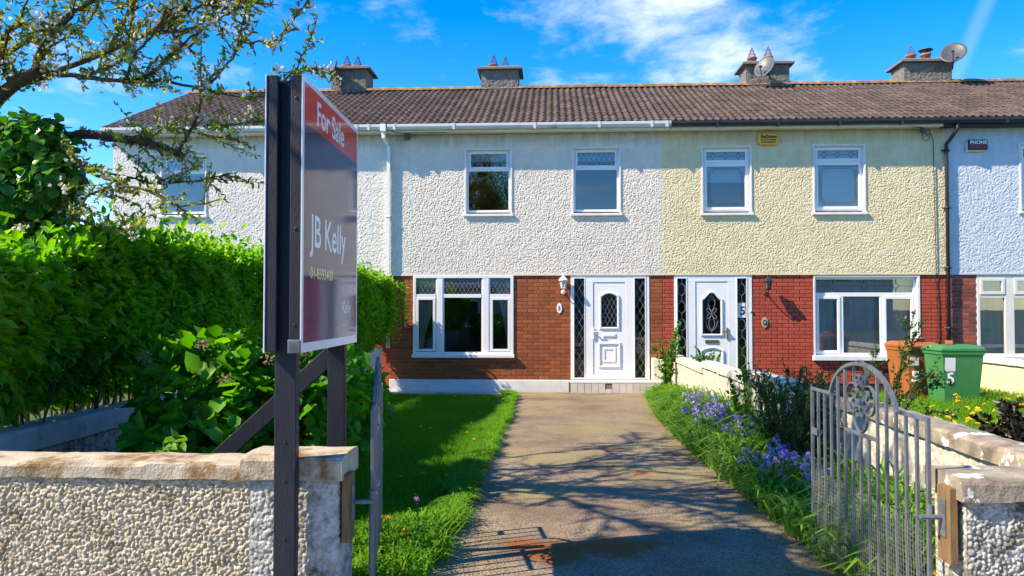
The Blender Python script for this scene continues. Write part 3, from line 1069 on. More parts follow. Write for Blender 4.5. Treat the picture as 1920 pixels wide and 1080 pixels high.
def sash(parent, x0, x1, z0, z1, y, w=0.045, mat='upvc', proud=0.012, glass='glass'):
    """an opening light: its own frame a little proud, with beads and pane"""
    MB().frame(x0, x1, z0, z1, w, y - proud, y + 0.04).build('sash', mat, parent, bevel=0.006)
    return pane(parent, x0 + w - 0.003, x1 - w + 0.003, z0 + w - 0.003, z1 - w + 0.003, y + 0.014, glass)


def curtain_sheet(parent, name, x0, x1, z0, z1, y, mat, pleat=0.07, amp=0.018, taper=None):
    nu, nv = 60, 14
    u = np.linspace(0, 1, nu)
    v = np.linspace(0, 1, nv)
    uu, vv = np.meshgrid(u, v)
    xa = x0 + (x1 - x0) * uu
    if taper is not None:
        a, b = taper          # width factor at bottom and top, hung from x0
        xa = x0 + (x1 - x0) * uu * (a + (b - a) * vv ** 1.6)
    yy = y + amp * np.sin(2 * np.pi * (x0 + (x1 - x0) * uu) / pleat + 1.3 * np.sin(3 * uu))
    P = np.stack([xa, yy, z0 + (z1 - z0) * vv], -1).reshape(-1, 3)
    idx = np.arange(nu * nv).reshape(nv, nu)
    F = np.stack([idx[:-1, :-1], idx[:-1, 1:], idx[1:, 1:], idx[1:, :-1]], -1).reshape(-1, 4)
    return link(name, np_mesh(name, P, F, smooth=True), mat, parent)


def upper_window(house, x0, x1, z0, z1, style, blind=None):
    """recessed casement with a top light; reveal lined in white, sill below"""
    ow = 0.03
    rv = MB().ring([(x0, z0), (x1, z0), (x1, z1), (x0, z1)], [(x0 + ow, z0 + .005), (x1 - ow, z0 + .005), (x1 - ow, z1 - ow), (x0 + ow, z1 - ow)], RY - 0.022, RY + 0.16)
    w = rv.build('window', 'white_paint', house, world=True)
    y = RY + 0.062
    fx0, fx1, fz0, fz1 = x0 + ow, x1 - ow, z0 + 0.045, z1 - ow
    zt = fz1 - (0.40 if style == 'B' else 0.31)
    f = MB().frame(fx0, fx1, fz0, fz1, 0.045, y, y + 0.06)
    f.box(fx0 + 0.045, fx1 - 0.045, y + 0.001, y + 0.059, zt - 0.03, zt + 0.03)
    f.build('frame', 'upvc', w, bevel=0.005)
    MB().box(x0 - 0.03, x1 + 0.03, RY - 0.055, RY + 0.10, z0 - 0.05, z0 + 0.004).build('sill', 'white_paint', w, bevel=0.008)
    a, b = fx0 + 0.035, fx1 - 0.035
    if style == 'B':
        sash(w, a + 0.012, b - 0.012, zt + 0.02, fz1 - 0.03, y, 0.042)
        pane(w, a + 0.008, b - 0.008, fz0 + 0.04, zt - 0.028, y + 0.014)
        g = (a + 0.055, b - 0.055, zt + 0.06, fz1 - 0.07)
        came(w, diamond_lines(*g, 0.105, 0.19), y + 0.010, 'lead_dark' if x0 > 0 else 'lead')
    else:
        sash(w, a, b, zt + 0.015, fz1 - 0.03, y, 0.05)
        sash(w, a, b, fz0 + 0.03, zt - 0.015, y, 0.055)
        g0, g1, h0, h1 = a + 0.05, b - 0.05, zt + 0.065, fz1 - 0.08
        zc = (h0 + h1) / 2
        segs = []
        n = 3
        wd = (g1 - g0) / n
        for k in range(n):
            cx = g0 + (k + 0.5) * wd
            dwx, dwz = wd * 0.20, (h1 - h0) * 0.30
            segs += [((cx - dwx, zc), (cx, zc + dwz)), ((cx, zc + dwz), (cx + dwx, zc)), ((cx + dwx, zc), (cx, zc - dwz)), ((cx, zc - dwz), (cx - dwx, zc)),
                     ((g0 + k * wd, zc), (cx - dwx, zc)), ((cx + dwx, zc), (g0 + (k + 1) * wd, zc)), ((cx, zc + dwz), (cx, h1)), ((cx, zc - dwz), (cx, h0))]
        came(w, segs, y + 0.010, 'lead_dark', 0.008)
        # double line with scooped corners on the lower light
        segs = []
        for ins in (0.075, 0.105):
            xa, xb, za, zb = a + ins + 0.02, b - ins - 0.02, fz0 + 0.06 + ins, zt - 0.03 - ins
            q = 0.07
            pts = []
            for (cx, cz, a0) in ((xa, za, 90), (xb, za, 180), (xb, zb, 270), (xa, zb, 0)):
                arc = [(cx + q * math.cos(R(a0 - 90 * t / 5)), cz + q * math.sin(R(a0 - 90 * t / 5))) for t in range(6)]
                pts += arc
            pts.append(pts[0])
            segs.append(pts)
        came(w, segs, y + 0.010, 'lead_dark', 0.006)
    if blind is not None:
        MB().box(fx0 + 0.03, fx1 - 0.03, y + 0.11, y + 0.116, blind, fz1 - 0.02).build('roller_blind', 'blind', w)
    return w


def house_shell(name, label, x0, x1, dash, up_holes, low_holes, seed, ground_mat, endwall=False):
    h = thing(name, label, 'house', ((x0 + x1) / 2, FY, 0))
    sh = MB()
    wall_with_holes(sh, x0, x1, JZ - 0.02, EZ, RY + 0.022, RY + 0.26, up_holes)
    up = sh.build('upper_wall', dash, h, world=True)
    g = 0.012
    holes = [(a - x0 - g, b - x0 + g, c - JZ - g, d - JZ + g) for a, b, c, d in [(q[0] + .02, q[1] - .02, q[2] + .02, q[3] - .02) for q in up_holes]]
    ds = dash_sheet('rough_cast', dash, up, (x0, RY, JZ), (1, 0, 0), (0, 0, 1), (0, -1, 0), x1 - x0, EZ - JZ, 0.0095 if seed in (31, 41) else 0.0130, 0.031, 0.0068, seed, holes, fade=0.02)
    # drip edge where the render stops
    MB().box(x0, x1, RY - 0.012, RY + 0.10, JZ - 0.028, JZ + 0.006).build('drip_edge', dash, up)
    lo = MB()
    wall_with_holes(lo, x0, x1, 0.0, JZ - 0.03, FY, FY + 0.22, low_holes)
    low = lo.build('ground_wall', ground_mat, h, world=True)
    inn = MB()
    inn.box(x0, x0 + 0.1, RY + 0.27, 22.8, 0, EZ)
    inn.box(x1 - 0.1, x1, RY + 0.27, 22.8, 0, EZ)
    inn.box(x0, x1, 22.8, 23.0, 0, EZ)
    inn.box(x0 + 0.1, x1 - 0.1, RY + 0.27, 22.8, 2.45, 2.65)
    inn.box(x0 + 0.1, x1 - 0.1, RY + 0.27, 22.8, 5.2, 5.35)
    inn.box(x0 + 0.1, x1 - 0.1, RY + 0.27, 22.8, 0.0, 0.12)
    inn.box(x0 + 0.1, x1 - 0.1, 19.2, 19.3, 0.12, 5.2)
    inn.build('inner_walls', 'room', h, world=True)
    return h, up, low


XA, XB, XC, XD, XE = -9.30, -3.37, 2.24, 7.90, 13.52


def fascia_and_gutter(h, x0, x1, fmat, gmat, joints):
    MB().box(x0, x1, 15.66, 15.685, EZ - 0.03, EZ + 0.115).box(x0, x1, 15.685, RY + 0.03, EZ - 0.026, EZ - 0.002).build('fascia', fmat, h, world=True)
    prof = [(-0.062, 0.052), (-0.062, 0.0), (-0.045, -0.045), (0.0, -0.058), (0.045, -0.045), (0.058, 0.0), (0.058, 0.048)]
    pin = [(0.05, 0.048), (0.05, 0.0), (0.038, -0.036), (0.0, -0.048), (-0.038, -0.036), (-0.054, 0.0), (-0.054, 0.052)]
    yc, zc = 15.598, EZ + 0.065
    V, F = [], []
    ring = prof + pin
    n = len(ring)
    for x in (x0, x1):
        V += [(x, yc + a, zc + b) for a, b in ring]
    for i in range(n):
        j = (i + 1) % n
        F.append((i, j, j + n, i + n))
    me = bpy.data.meshes.new('gutter')
    me.from_pydata(V, [], F + [tuple(reversed(range(n))), tuple(range(n, 2 * n))])
    g = link('gutter', me, gmat, h, True)
    for x in joints:
        MB().prism([(x - 0.022, zc + 0.056), (x - 0.022, zc - 0.066), (x + 0.022, zc - 0.066), (x + 0.022, zc + 0.056)], yc - 0.071, yc + 0.06).build('gutter_clip', gmat, g)
    return g


# ---- house at the left end
upA = [(-8.27, -7.27, 3.67, 5.02), (-5.9, -4.9, 3.67, 5.02)]
A, A_up, A_low = house_shell('terraced_house', 'pale grey pebbledash end house behind the cherry tree and sale board', XA, XB, 'dash_pale', upA,
                             [(-8.6, -6.5, 0.75, 2.39)], 21, 'brick_red')
roof(A, XA - 0.12, XB)
fascia_and_gutter(A, XA - 0.1, XB - 0.02, 'white_paint', 'gutter_white', (-8.6, -6.9, -5.2, -4.0, -3.75))
upper_window(A, *upA[0], 'B', blind=4.55)
upper_window(A, *upA[1], 'B')
ge = MB()
ge.prism([(0, 0), (1, 0), (1, 1), (0, 1)], 0, 1)
ge = MB()
ge.add([(XA - 0.004, RY + 0.03, 0), (XA - 0.004, 23.0, 0), (XA - 0.004, 23.0, EZ), (XA - 0.004, RIDGE_Y, RIDGE_Z - 0.05), (XA - 0.004, RY + 0.03, EZ)], [(4, 3, 2, 1, 0)])
ge.build('gable_wall', 'dash_pale', A, world=True)
lay_bricks(A_low, -4.6, XB, 1.82, JZ - 0.03, [], 'brick_red')
wA = MB().frame(-8.6, -6.5, 0.75, 2.39, 0.07, FY - 0.02, FY + 0.06).build('window', 'upvc', A, world=True)
pane(wA, -8.54, -6.56, 0.81, 2.33, FY + 0.02)

# ---- number 3
upB = [(-1.81, -0.83, 3.66, 5.02), (0.40, 1.40, 3.66, 5.03)]
BW = (-2.88, -0.80, 0.76, 2.40)
BD = (0.37, 1.97, 0.27, 2.39)
B, B_up, B_low = house_shell('terraced_house', 'white pebbledash house with orange-brown brick below, white panel door and plaque number 3', XB, XC, 'dash_white', upB, [BW, BD], 31, 'mortar_pale')
roof(B, XB, XC)
fascia_and_gutter(B, XB + 0.0, XC + 0.14, 'white_paint', 'gutter_white', (-3.22, -2.0, -0.35, 0.95, 2.0, 2.30))
upper_window(B, *upB[0], 'B', blind=4.78)
upper_window(B, *upB[1], 'B', blind=4.76)
lay_bricks(B_low, XB, XC, 0.26, JZ - 0.03, [(BW[0], BW[1], BW[2] - 0.05, 9), BD, (-0.985, -0.80, 0.405, 0.485)], 'brick_brown', phase=-0.06)
MB().box(XB, 0.34, FY - 0.035, FY + 0.02, -0.02, 0.255).build('plinth', 'plinth', B, world=True, bevel=0.012)
v = MB().frame(-0.985, -0.80, 0.405, 0.485, 0.012, FY - 0.014, FY + 0.01)
for k in range(4):
    v.box(-0.973, -0.812, FY - 0.010, FY + 0.004, 0.419 + k * 0.014, 0.427 + k * 0.014)
v.build('air_vent', 'terracotta', B, world=True)


def window_B(h):
    x0, x1, z0, z1 = BW
    y = FY - 0.045
    f = MB().frame(x0, x1, z0, z1, 0.06, y, FY + 0.05)
    for (a, b) in ((-2.412, -2.232), (-1.464, -1.278)):
        f.box(a + 0.03, b - 0.03, y + 0.004, FY + 0.046, z0 + 0.06, z1 - 0.06)
        f.box(a + 0.003, a + 0.03, y + 0.016, FY + 0.04, z0 + 0.06, z1 - 0.06)
        f.box(b - 0.03, b - 0.003, y + 0.016, FY + 0.04, z0 + 0.06, z1 - 0.06)
    w = f.build('window', 'upvc', h, world=True, bevel=0.006)
    MB().box(x0 - 0.02, x1 + 0.02, FY - 0.11, FY + 0.02, z0 - 0.055, z0 + 0.012).build('sill', 'upvc', w, bevel=0.008)
    cols = ((-2.82, -2.409), (-2.235, -1.461), (-1.281, -0.86))
    for i, (a, b) in enumerate(cols):
        MB().box(a, b, y + 0.008, FY + 0.04, 1.935, 2.01).build('transom', 'upvc', w, bevel=0.005)
        pane(w, a + 0.012, b - 0.012, 2.005, z1 - 0.055, y + 0.04)
        came(w, diamond_lines(a + 0.02, b - 0.02, 2.015, z1 - 0.06, 0.088, 0.165), y + 0.035, 'lead')
        if i == 1:
            pane(w, a + 0.006, b - 0.006, z0 + 0.055, 1.94, y + 0.04)
        else:
            sash(w, a + 0.004, b - 0.004, z0 + 0.07, 1.94, y + 0.018, 0.052, proud=0.016)
    curtain_sheet(w, 'curtain', x0 + 0.07, x0 + 0.75, z0 + 0.1, z1 - 0.1, FY + 0.16, 'curtain', 0.09, 0.02, taper=(0.16, 0.95))
    curtain_sheet(w, 'curtain', x1 - 0.07, x1 - 0.60, z0 + 0.1, z1 - 0.1, FY + 0.16, 'curtain', 0.09, 0.02, taper=(0.14, 0.7))
    MB().box(x0 + 0.06, x1 - 0.06, FY + 0.10, FY + 0.106, 2.16, z1 - 0.04).build('roller_blind', 'blind', w)


window_B(B)


def arch_rect(x0, x1, z0, z1, rise, n=10, kind='arch'):
    pts = [(x0, z0), (x1, z0)]
    xm = (x0 + x1) / 2
    hw = (x1 - x0) / 2
    for k in range(n + 1):
        t = k / n
        x = x1 - t * (x1 - x0)
        s = (x - xm) / hw
        if kind == 'arch':
            z = z1 - rise + rise * math.sqrt(max(0, 1 - s * s)) if rise > 0.12 else z1 - rise + rise * (1 - s * s)
        else:
            z = z1 - rise + rise * (0.5 + 0.5 * math.cos(math.pi * s)) ** 0.8
        pts.append((x, z))
    return pts


def grow(pts, cx, cz, sx, sz):
    return [(cx + (x - cx) * sx, cz + (z - cz) * sz) for x, z in pts]


def moulding(parent, pts, w, y, name='moulding', mat='upvc'):
    xs = [p[0] for p in pts]
    zs = [p[1] for p in pts]
    cx, cz = (min(xs) + max(xs)) / 2, (min(zs) + max(zs)) / 2
    hx, hz = (max(xs) - min(xs)) / 2, (max(zs) - min(zs)) / 2
    mb = MB()
    mb.ring(grow(pts, cx, cz, 1 + w / hx, 1 + w / hz), pts, y - 0.014, y + 0.01)
    mb.ring(grow(pts, cx, cz, 1 + w * 0.72 / hx, 1 + w * 0.72 / hz), grow(pts, cx, cz, 1 + w * 0.25 / hx, 1 + w * 0.25 / hz), y - 0.026, y - 0.013)
    return mb.build(name, mat, parent, bevel=0.004)


def door_set(h, rect, leaf, lights, glass, low, handle_side, style):
    x0, x1, z0, z1 = rect
    y = FY - 0.025
    f = MB()
    wall_with_holes(f, x0, x1, z0, z1, y, FY + 0.06, [(a, b, c, d) for a, b, c, d in lights] + [leaf])
    fr = f.build('door_frame', 'upvc', h, world=True, bevel=0.005)
    for (a, b, c, d) in lights:
        MB().frame(a - 0.012, b + 0.012, c - 0.012, d + 0.012, 0.016, y - 0.008, y + 0.02).build('glazing_bead', 'upvc', fr)
        pane(fr, a - 0.002, b + 0.002, c - 0.002, d + 0.002, y + 0.035, 'glass_dark')
        if style == 3:
            came(fr, diamond_lines(a, b, c, d, 0.125, 0.232), y + 0.030, 'lead', 0.0048)
        else:
            xm = (a + b) / 2
            segs = []
            zz = d
            hgt = 0.30
            while zz > c:
                zb = zz - 0.10
                segs.append([(xm, zz), (xm, max(zb, c))])
                ztop, zm, zbot = zb, zb - 0.13, zb - 0.26
                if zbot < c:
                    break
                wq = (b - a) * 0.36
                segs += [[(xm, ztop), (xm - wq, ztop - .07), (xm - wq, zm - 0.06), (xm, zbot)], [(xm, ztop), (xm + wq, ztop - .07), (xm + wq, zm - 0.06), (xm, zbot)]]
                zz = zbot
            came(fr, segs, y + 0.030, 'lead', 0.009)
    lx0, lx1, lz0, lz1 = leaf
    d = MB()
    ly = y + 0.012
    # door leaf with an opening for its glazed panel
    gpts = arch_rect(*glass, 0.07 if style == 3 else 0.15, 12, 'arch' if style == 3 else 'ogee')
    gx0, gx1, gz0, gz1 = glass
    wall_with_holes(d, lx0 + 0.006, lx1 - 0.006, lz0 + 0.006, lz1 - 0.006, ly, ly + 0.045, [(gx0, gx1, gz0, gz1)])
    # fill above the arch
    top = gpts[2:]
    for (p, q) in zip(top[:-1], top[1:]):
        d.add([(q[0], ly, q[1]), (p[0], ly, p[1]), (p[0], ly, gz1 + 0.002), (q[0], ly, gz1 + 0.002)], [(0, 1, 2, 3)])
    door = d.build('door', 'upvc', h, world=True)
    pane(door, gx0 - 0.002, gx1 + 0.002, gz0, gz1 - 0.002, ly + 0.02, 'glass_dark')
    moulding(door, gpts, 0.045, ly)
    if style == 3:
        segs = diamond_lines(gx0, gx1, gz0, gz1 - 0.03, 0.090, 0.175)
        came(door, segs, ly + 0.014, 'lead', 0.005)
        moulding(door, [(low[0], low[2]), (low[1], low[2]), (low[1], low[3]), (low[0], low[3])], 0.05, ly, 'panel_moulding')
        cx, cz = (low[0] + low[1]) / 2, (low[2] + low[3]) / 2
        b = MB()
        wq, hq = (low[1] - low[0]) * 0.5 - 0.045, (low[3] - low[2]) * 0.5 - 0.06
        b.ring([(cx - wq, cz - hq), (cx + wq, cz - hq), (cx + wq, cz + hq), (cx - wq, cz + hq)],
               [(cx - wq + 0.045, cz - hq + 0.045), (cx + wq - 0.045, cz - hq + 0.045), (cx + wq - 0.045, cz + hq - 0.045), (cx - wq + 0.045, cz + hq - 0.045)], ly - 0.012, ly + 0.002)
        b.build('panel', 'upvc', door, bevel=0.005)
    else:
        cx = (gx0 + gx1) / 2
        H = gz1 - gz0
        segs = [[(cx, gz0), (cx, gz0 + 0.07 * H)], [(cx, gz1), (cx, gz1 - 0.05 * H)]]
        for s in (1, -1):
            def bz(*p):
                out = []
                for k in range(13):
                    t = k / 12
                    q = [Vector(x) for x in p]
                    while len(q) > 1:
                        q = [a.lerp(b, t) for a, b in zip(q[:-1], q[1:])]
                    out.append((cx + s * q[0].x, gz0 + q[0].y * H))
                return out
            segs += [bz((0, .07), (.05, .22), (.11, .20), (.02, .44), (0, .46)),
                     bz((0, .95), (.05, .80), (.13, .82), (.02, .58), (0, .54)),
                     bz((0, .50), (.03, .66), (.16, .70), (.11, .52), (.02, .50)),
                     bz((0, .50), (.03, .34), (.16, .30), (.11, .48), (.02, .50)),
                     bz((0, .07), (.13, .16), (.10, .26), (.12, .32))]
        came(door, segs, ly + 0.014, 'lead', 0.009)
        lp = arch_rect(*low, 0.06, 10, 'arch')
        moulding(door, lp, 0.045, ly, 'panel_moulding')
        ip = grow(lp, (low[0] + low[1]) / 2, (low[2] + low[3]) / 2, 0.70, 0.70)
        b = MB()
        b.prism(ip, ly - 0.010, ly + 0.002)
        b.build('panel', 'upvc', door, bevel=0.005)
    hm = 'upvc' if style == 3 else 'brass'
    hx = lx0 + 0.01 if handle_side < 0 else lx1 - 0.02
    if style == 3:
        hx = lx0 - 0.0
    hz = 1.22
    hd = MB().box(hx - 0.016, hx + 0.016, ly - 0.035, ly - 0.012, hz - 0.13, hz + 0.11)
    hd.box(hx - 0.013, hx + 0.013, ly - 0.075, ly - 0.036, hz + 0.015, hz + 0.04)
    s = 1 if style == 3 else -1
    hd.box(min(hx, hx + s * 0.115), max(hx, hx + s * 0.115), ly - 0.078, ly - 0.060, hz + 0.014, hz + 0.036)
    hd.build('handle', hm, door, bevel=0.005)
    zl = glass[2] - (0.165 if style == 3 else 0.155)
    cx = (lx0 + lx1) / 2
    MB().box(cx - 0.135, cx + 0.135, ly - 0.014, ly + 0.002, zl - 0.035, zl + 0.035).box(cx - 0.11, cx + 0.11, ly - 0.022, ly - 0.0135, zl - 0.022, zl + 0.024).build('letterbox', 'upvc' if style == 3 else 'brass', door, bevel=0.004)
    return fr, door


door_set(B, BD, (0.83, 1.478, 0.37, 2.25), [(0.437, 0.652, 0.30, 2.335), (1.668, 1.888, 0.30, 2.335)],
         (0.997, 1.317, 1.335, 2.015), (0.975, 1.335, 0.56, 0.98), -1, 3)
st = MB().box(0.36, 2.16, FY - 0.30, FY - 0.03, -0.02, 0.215).build('doorstep', 'grout', B, world=True)
MB().box(0.345, 2.165, FY - 0.315, FY - 0.028, 0.216, 0.262).build('threshold', 'plinth', st, bevel=0.008)
for k in range(13):
    if k == 5:
        MB().box(0.366 + k * 0.138, 0.366 + k * 0.138 + 0.130, FY - 0.310, FY - 0.298, 0.0, 0.10).build('step_tile', 'step_tile', st, bevel=0.002)
        continue
    MB().box(0.366 + k * 0.138, 0.366 + k * 0.138 + 0.130, FY - 0.312, FY - 0.299, 0.0, 0.212).build('step_tile', 'step_tile', st, bevel=0.002)


def downpipe(h, x, mat, top_x, round_, name='downpipe'):
    p = MB()
    yw = RY - 0.065
    if round_:
        pts = [(top_x, 15.60, EZ + 0.02), (top_x, 15.60, EZ - 0.10), (top_x - (top_x - x) * 0.5, 15.70, EZ - 0.24), (x, yw, EZ - 0.36), (x, yw, 4.6), (x, yw, 0.75)]
        p.tube(pts, 0.036, 10)
        for z in (4.85, 3.7, 2.50, 1.3):
            p.tube([(x, yw, z), (x, yw, z + 0.05)], 0.045, 10)
            p.box(x - 0.075, x + 0.075, yw + 0.01, yw + 0.05, z + 0.01, z + 0.04)
    else:
        r = 0.034
        p.box(top_x - 0.055, top_x + 0.055, 15.53, 15.665, EZ - 0.02, EZ + 0.125)
        p.box(top_x - r, top_x + r, 15.565, 15.633, EZ - 0.16, EZ - 0.02)
        b = len(p.v)
        p.add([(top_x - r, 15.565, EZ - 0.16), (top_x + r, 15.565, EZ - 0.16), (top_x + r, 15.633, EZ - 0.16), (top_x - r, 15.633, EZ - 0.16),
               (x - r, yw - r, EZ - 0.30), (x + r, yw - r, EZ - 0.30), (x + r, yw + r, EZ - 0.30), (x - r, yw + r, EZ - 0.30)],
              [(0, 4, 5, 1), (1, 5, 6, 2), (2, 6, 7, 3), (3, 7, 4, 0)])
        p.box(x - r, x + r, yw - r, yw + r, 0.9, EZ - 0.30)
        for z in (4.9, 3.6, 2.3):
            p.box(x - 0.044, x + 0.044, yw - 0.044, RY, z, z + 0.03)
    return p.build(name, mat, h, world=True, smooth=round_)


downpipe(A, XB - 0.02, 'upvc', XB - 0.085, False)
MB().tube([(XB + 0.07, 15.55, 5.46), (XB + 0.075, 15.64, 5.36), (XB + 0.16, 15.66, 5.33), (XB + 0.5, 15.68, 5.325), (XB + 1.2, 15.72, 5.33)], 0.008, 5).tube(
    [(XB + 0.30, 15.84, 5.32), (XB + 0.30, 15.83, 5.22), (XB + 0.34, 15.83, 5.19), (XB + 0.40, 15.83, 5.24), (XB + 0.41, 15.84, 5.32)], 0.007, 5).build('cable', 'black_plastic', B, world=True)
MB().box(XB + 0.34, XB + 0.42, 15.70, 15.84, 5.235, 5.33).build('junction_box', 'dish', B, world=True)

# ---- number 5
upC = [(3.03, 4.04, 3.65, 5.02), (5.26, 6.30, 3.65, 5.03)]
CD_ = (2.47, 4.03, 0.27, 2.39)
CW = (5.25, 7.34, 0.74, 2.38)
C, C_up, C_low = house_shell('terraced_house', 'cream pebbledash house with painted red brick below and arched-glass white door', XC, XD, 'dash_cream', upC, [CD_, CW], 41, 'mortar_dark')
roof(C, XC, XD)
fascia_and_gutter(C, XC + 0.15, XD - 0.16, 'white_paint', 'gutter_black', (3.3, 4.5, 5.7, 6.9))
upper_window(C, *upC[0], 'C', blind=4.30)
upper_window(C, *upC[1], 'C', blind=3.78)
lay_bricks(C_low, XC, XD - 0.05, 0.20, JZ - 0.03, [CD_, (CW[0], CW[1], CW[2] - 0.05, 9), (6.6, 7.9, 0, 0.5)], 'brick_red', phase=0.03)
frC, doorC = door_set(C, CD_, (2.90, 3.545, 0.36, 2.26), [(2.53, 2.72, 0.30, 2.33), (3.73, 3.925, 0.30, 2.33)],
                      (3.045, 3.405, 1.20, 2.03), (3.03, 3.42, 0.46, 0.90), 1, 5)
MB().box(3.745, 3.905, FY + 0.006, FY + 0.009, 1.53, 1.83).build('number_sheet', 'blind', frC)
text('number', '5', 'black_ink', frC, 0.24, front_text_matrix(3.785, FY + 0.004, 1.59), bold=0.004)
MB().lathe([(0.028, 0), (0.028, 0.016), (0.015, 0.022)], 12).xform(Matrix.Translation((4.0, FY - 0.025, 1.66)) @ Matrix.Rotation(R(90), 4, 'X')).build('bell_push', 'meter', C, world=True)


def window_C(h):
    x0, x1, z0, z1 = CW
    rv = MB().ring([(x0, z0), (x1, z0), (x1, z1), (x0, z1)], [(x0 + 0.03, z0 + 0.005), (x1 - 0.05, z0 + 0.005), (x1 - 0.05, z1 - 0.03), (x0 + 0.03, z1 - 0.03)], FY - 0.03, FY + 0.16)
    w = rv.build('window', 'white_paint', h, world=True)
    MB().box(x0 - 0.03, x1 + 0.03, FY - 0.10, FY + 0.1, z0 - 0.07, z0 + 0.03).build('sill', 'white_paint', w, bevel=0.01)
    y = FY + 0.055
    fx0, fx1 = x0 + 0.03, x1 - 0.05
    f = MB().frame(fx0, fx1, z0 + 0.03, z1 - 0.03, 0.05, y, y + 0.06)
    f.box(fx0 + 0.05, fx1 - 0.05, y + 0.001, y + 0.059, 1.955, 2.035)
    f.box(5.795, 5.865, y + 0.002, y + 0.058, z0 + 0.08, 1.955)
    f.box(6.585, 6.66, y + 0.002, y + 0.058, z0 + 0.08, 1.955)
    f.build('frame', 'upvc', w, bevel=0.005)
    pane(w, fx0 + 0.045, fx1 - 0.045, 2.03, z1 - 0.075, y + 0.02)
    segs = []
    zc = 2.17
    a, b = fx0 + 0.06, fx1 - 0.06
    cs = [a + (b - a) * t for t in (0.17, 0.5, 0.83)]
    for cx in cs:
        segs += [[(cx - 0.06, zc), (cx, zc + 0.07), (cx + 0.06, zc), (cx, zc - 0.07), (cx - 0.06, zc)], [(cx, zc + 0.07), (cx, 2.30)], [(cx, zc - 0.07), (cx, 2.04)]]
    xs = [a] + [q for cx in cs for q in (cx - 0.06, cx + 0.06)] + [b]
    segs += [[(xs[i], zc), (xs[i + 1], zc)] for i in range(0, len(xs), 2)]
    came(w, segs, y + 0.014, 'lead_dark', 0.009)
    sash(w, fx0 + 0.045, 5.80, z0 + 0.075, 1.96, y, 0.055)
    pane(w, 5.86, 6.59, z0 + 0.075, 1.96, y + 0.02)
    sash(w, 6.655, fx1 - 0.045, z0 + 0.075, 1.96, y, 0.055)
    curtain_sheet(w, 'net_curtain', fx0 + 0.05, fx1 - 0.05, z0 + 0.05, z1 - 0.05, FY + 0.24, 'net', 0.085, 0.02)


window_C(C)
cb = MB()
cb.tube([(7.0, 15.70, 5.345), (7.35, 15.72, 5.315), (7.40, 15.76, 5.31)], 0.008, 5)
cb.tube([(7.40, 15.82, 5.24), (7.41, 15.82, 5.12), (7.47, 15.82, 5.06), (7.54, 15.82, 5.12), (7.56, 15.82, 5.22), (7.50, 15.8, 5.32)], 0.006, 5)
cb.tube([(7.44, 15.82, 5.24), (7.50, 15.82, 5.18), (7.57, 15.82, 5.22), (7.61, 15.82, 5.10), (7.63, 15.845, 4.9), (7.64, 15.845, 3.6), (7.65, 15.845, 2.45), (7.64, 15.86, 2.3), (7.68, 15.865, 1.9), (7.69, 15.865, 1.2), (7.64, 15.865, 0.9)], 0.008, 5)
cb.build('cable', 'black_plastic', C, world=True)
MB().box(7.37, 7.45, 15.77, 15.84, 5.24, 5.31).build('junction_box', 'dish', C, world=True)

# ---- house at the right edge
upD = [(9.3, 10.3, 3.65, 5.02), (11.6, 12.6, 3.65, 5.02)]
DW = (8.45, 10.55, 0.76, 2.38)
D, D_up, D_low = house_shell('terraced_house', 'pale blue pebbledash house with cream window frames at the right edge', XD, XE, 'dash_blue', upD, [DW], 51, 'mortar_grey')
roof(D, XD, XE)
fascia_and_gutter(D, XD - 0.15, XE, 'navy_fascia', 'gutter_black', (8.9, 10.2, 11.6))
upper_window(D, *upD[0], 'C')
upper_window(D, *upD[1], 'C')
lay_bricks(D_low, XD - 0.05, 8.45, 0.20, JZ - 0.03, [], 'brick_old', phase=-0.02)
lay_bricks(D_low, 8.45, 9.6, 0.20, 0.72, [], 'brick_old', phase=-0.02)
downpipe(D, 7.86, 'black_plastic', 7.98, True)


def window_D(h):
    x0, x1, z0, z1 = DW
    y = FY - 0.02
    f = MB().frame(x0, x1, z0, z1, 0.06, y, FY + 0.06)
    xs = [x0 + 0.06, 8.99, 9.17, 9.83, 10.0, x1 - 0.06]
    f.box(xs[1], xs[2], y + 0.002, FY + 0.058, z0 + 0.06, z1 - 0.06)
    f.box(xs[3], xs[4], y + 0.002, FY + 0.058, z0 + 0.06, z1 - 0.06)
    w = f.build('window', 'upvc_cream', h, world=True, bevel=0.006)
    for a, b in ((xs[0], xs[1]), (xs[2], xs[3]), (xs[4], xs[5])):
        MB().box(a, b, y + 0.006, FY + 0.05, 1.93, 2.0).build('transom', 'upvc_cream', w)
        sash(w, a, b, 1.995, z1 - 0.06, y + 0.01, 0.06, 'upvc_cream', 0.02)
        pane(w, a + 0.004, b - 0.004, z0 + 0.05, 1.94, y + 0.04)
    MB().box(x0 - 0.03, x1 + 0.03, FY - 0.1, FY + 0.05, z0 - 0.06, z0 + 0.01).build('sill', 'upvc_cream', w, bevel=0.008)
    MB().box(x0 + 0.06, x1 - 0.06, FY + 0.12, FY + 0.126, z0 + 0.05, z1 - 0.06).build('roller_blind', 'net', w)


window_D(D)

# chimneys stand on the ridge
chimney(A, -5.62, -4.72, 7.93, 'dash_dark', [(-5.30, 'cone', 0.08), (-5.02, 'cone', 0.06)], 61)
chimney(B, -1.78, -0.86, 7.86, 'dash_dark', [(-1.50, 'cone', 0.10), (-1.20, 'cone', 0.04)], 62)
chimney(C, 4.80, 5.84, 7.88, 'dash_dark', [(5.02, 'cone', 0.15), (5.42, 'cone', 0.17)], 63)
chimney(D, 8.62, 9.74, 7.88, 'dash_dark', [(8.92, 'cone', 0.15), (9.28, 'cap', 0.17)], 64)


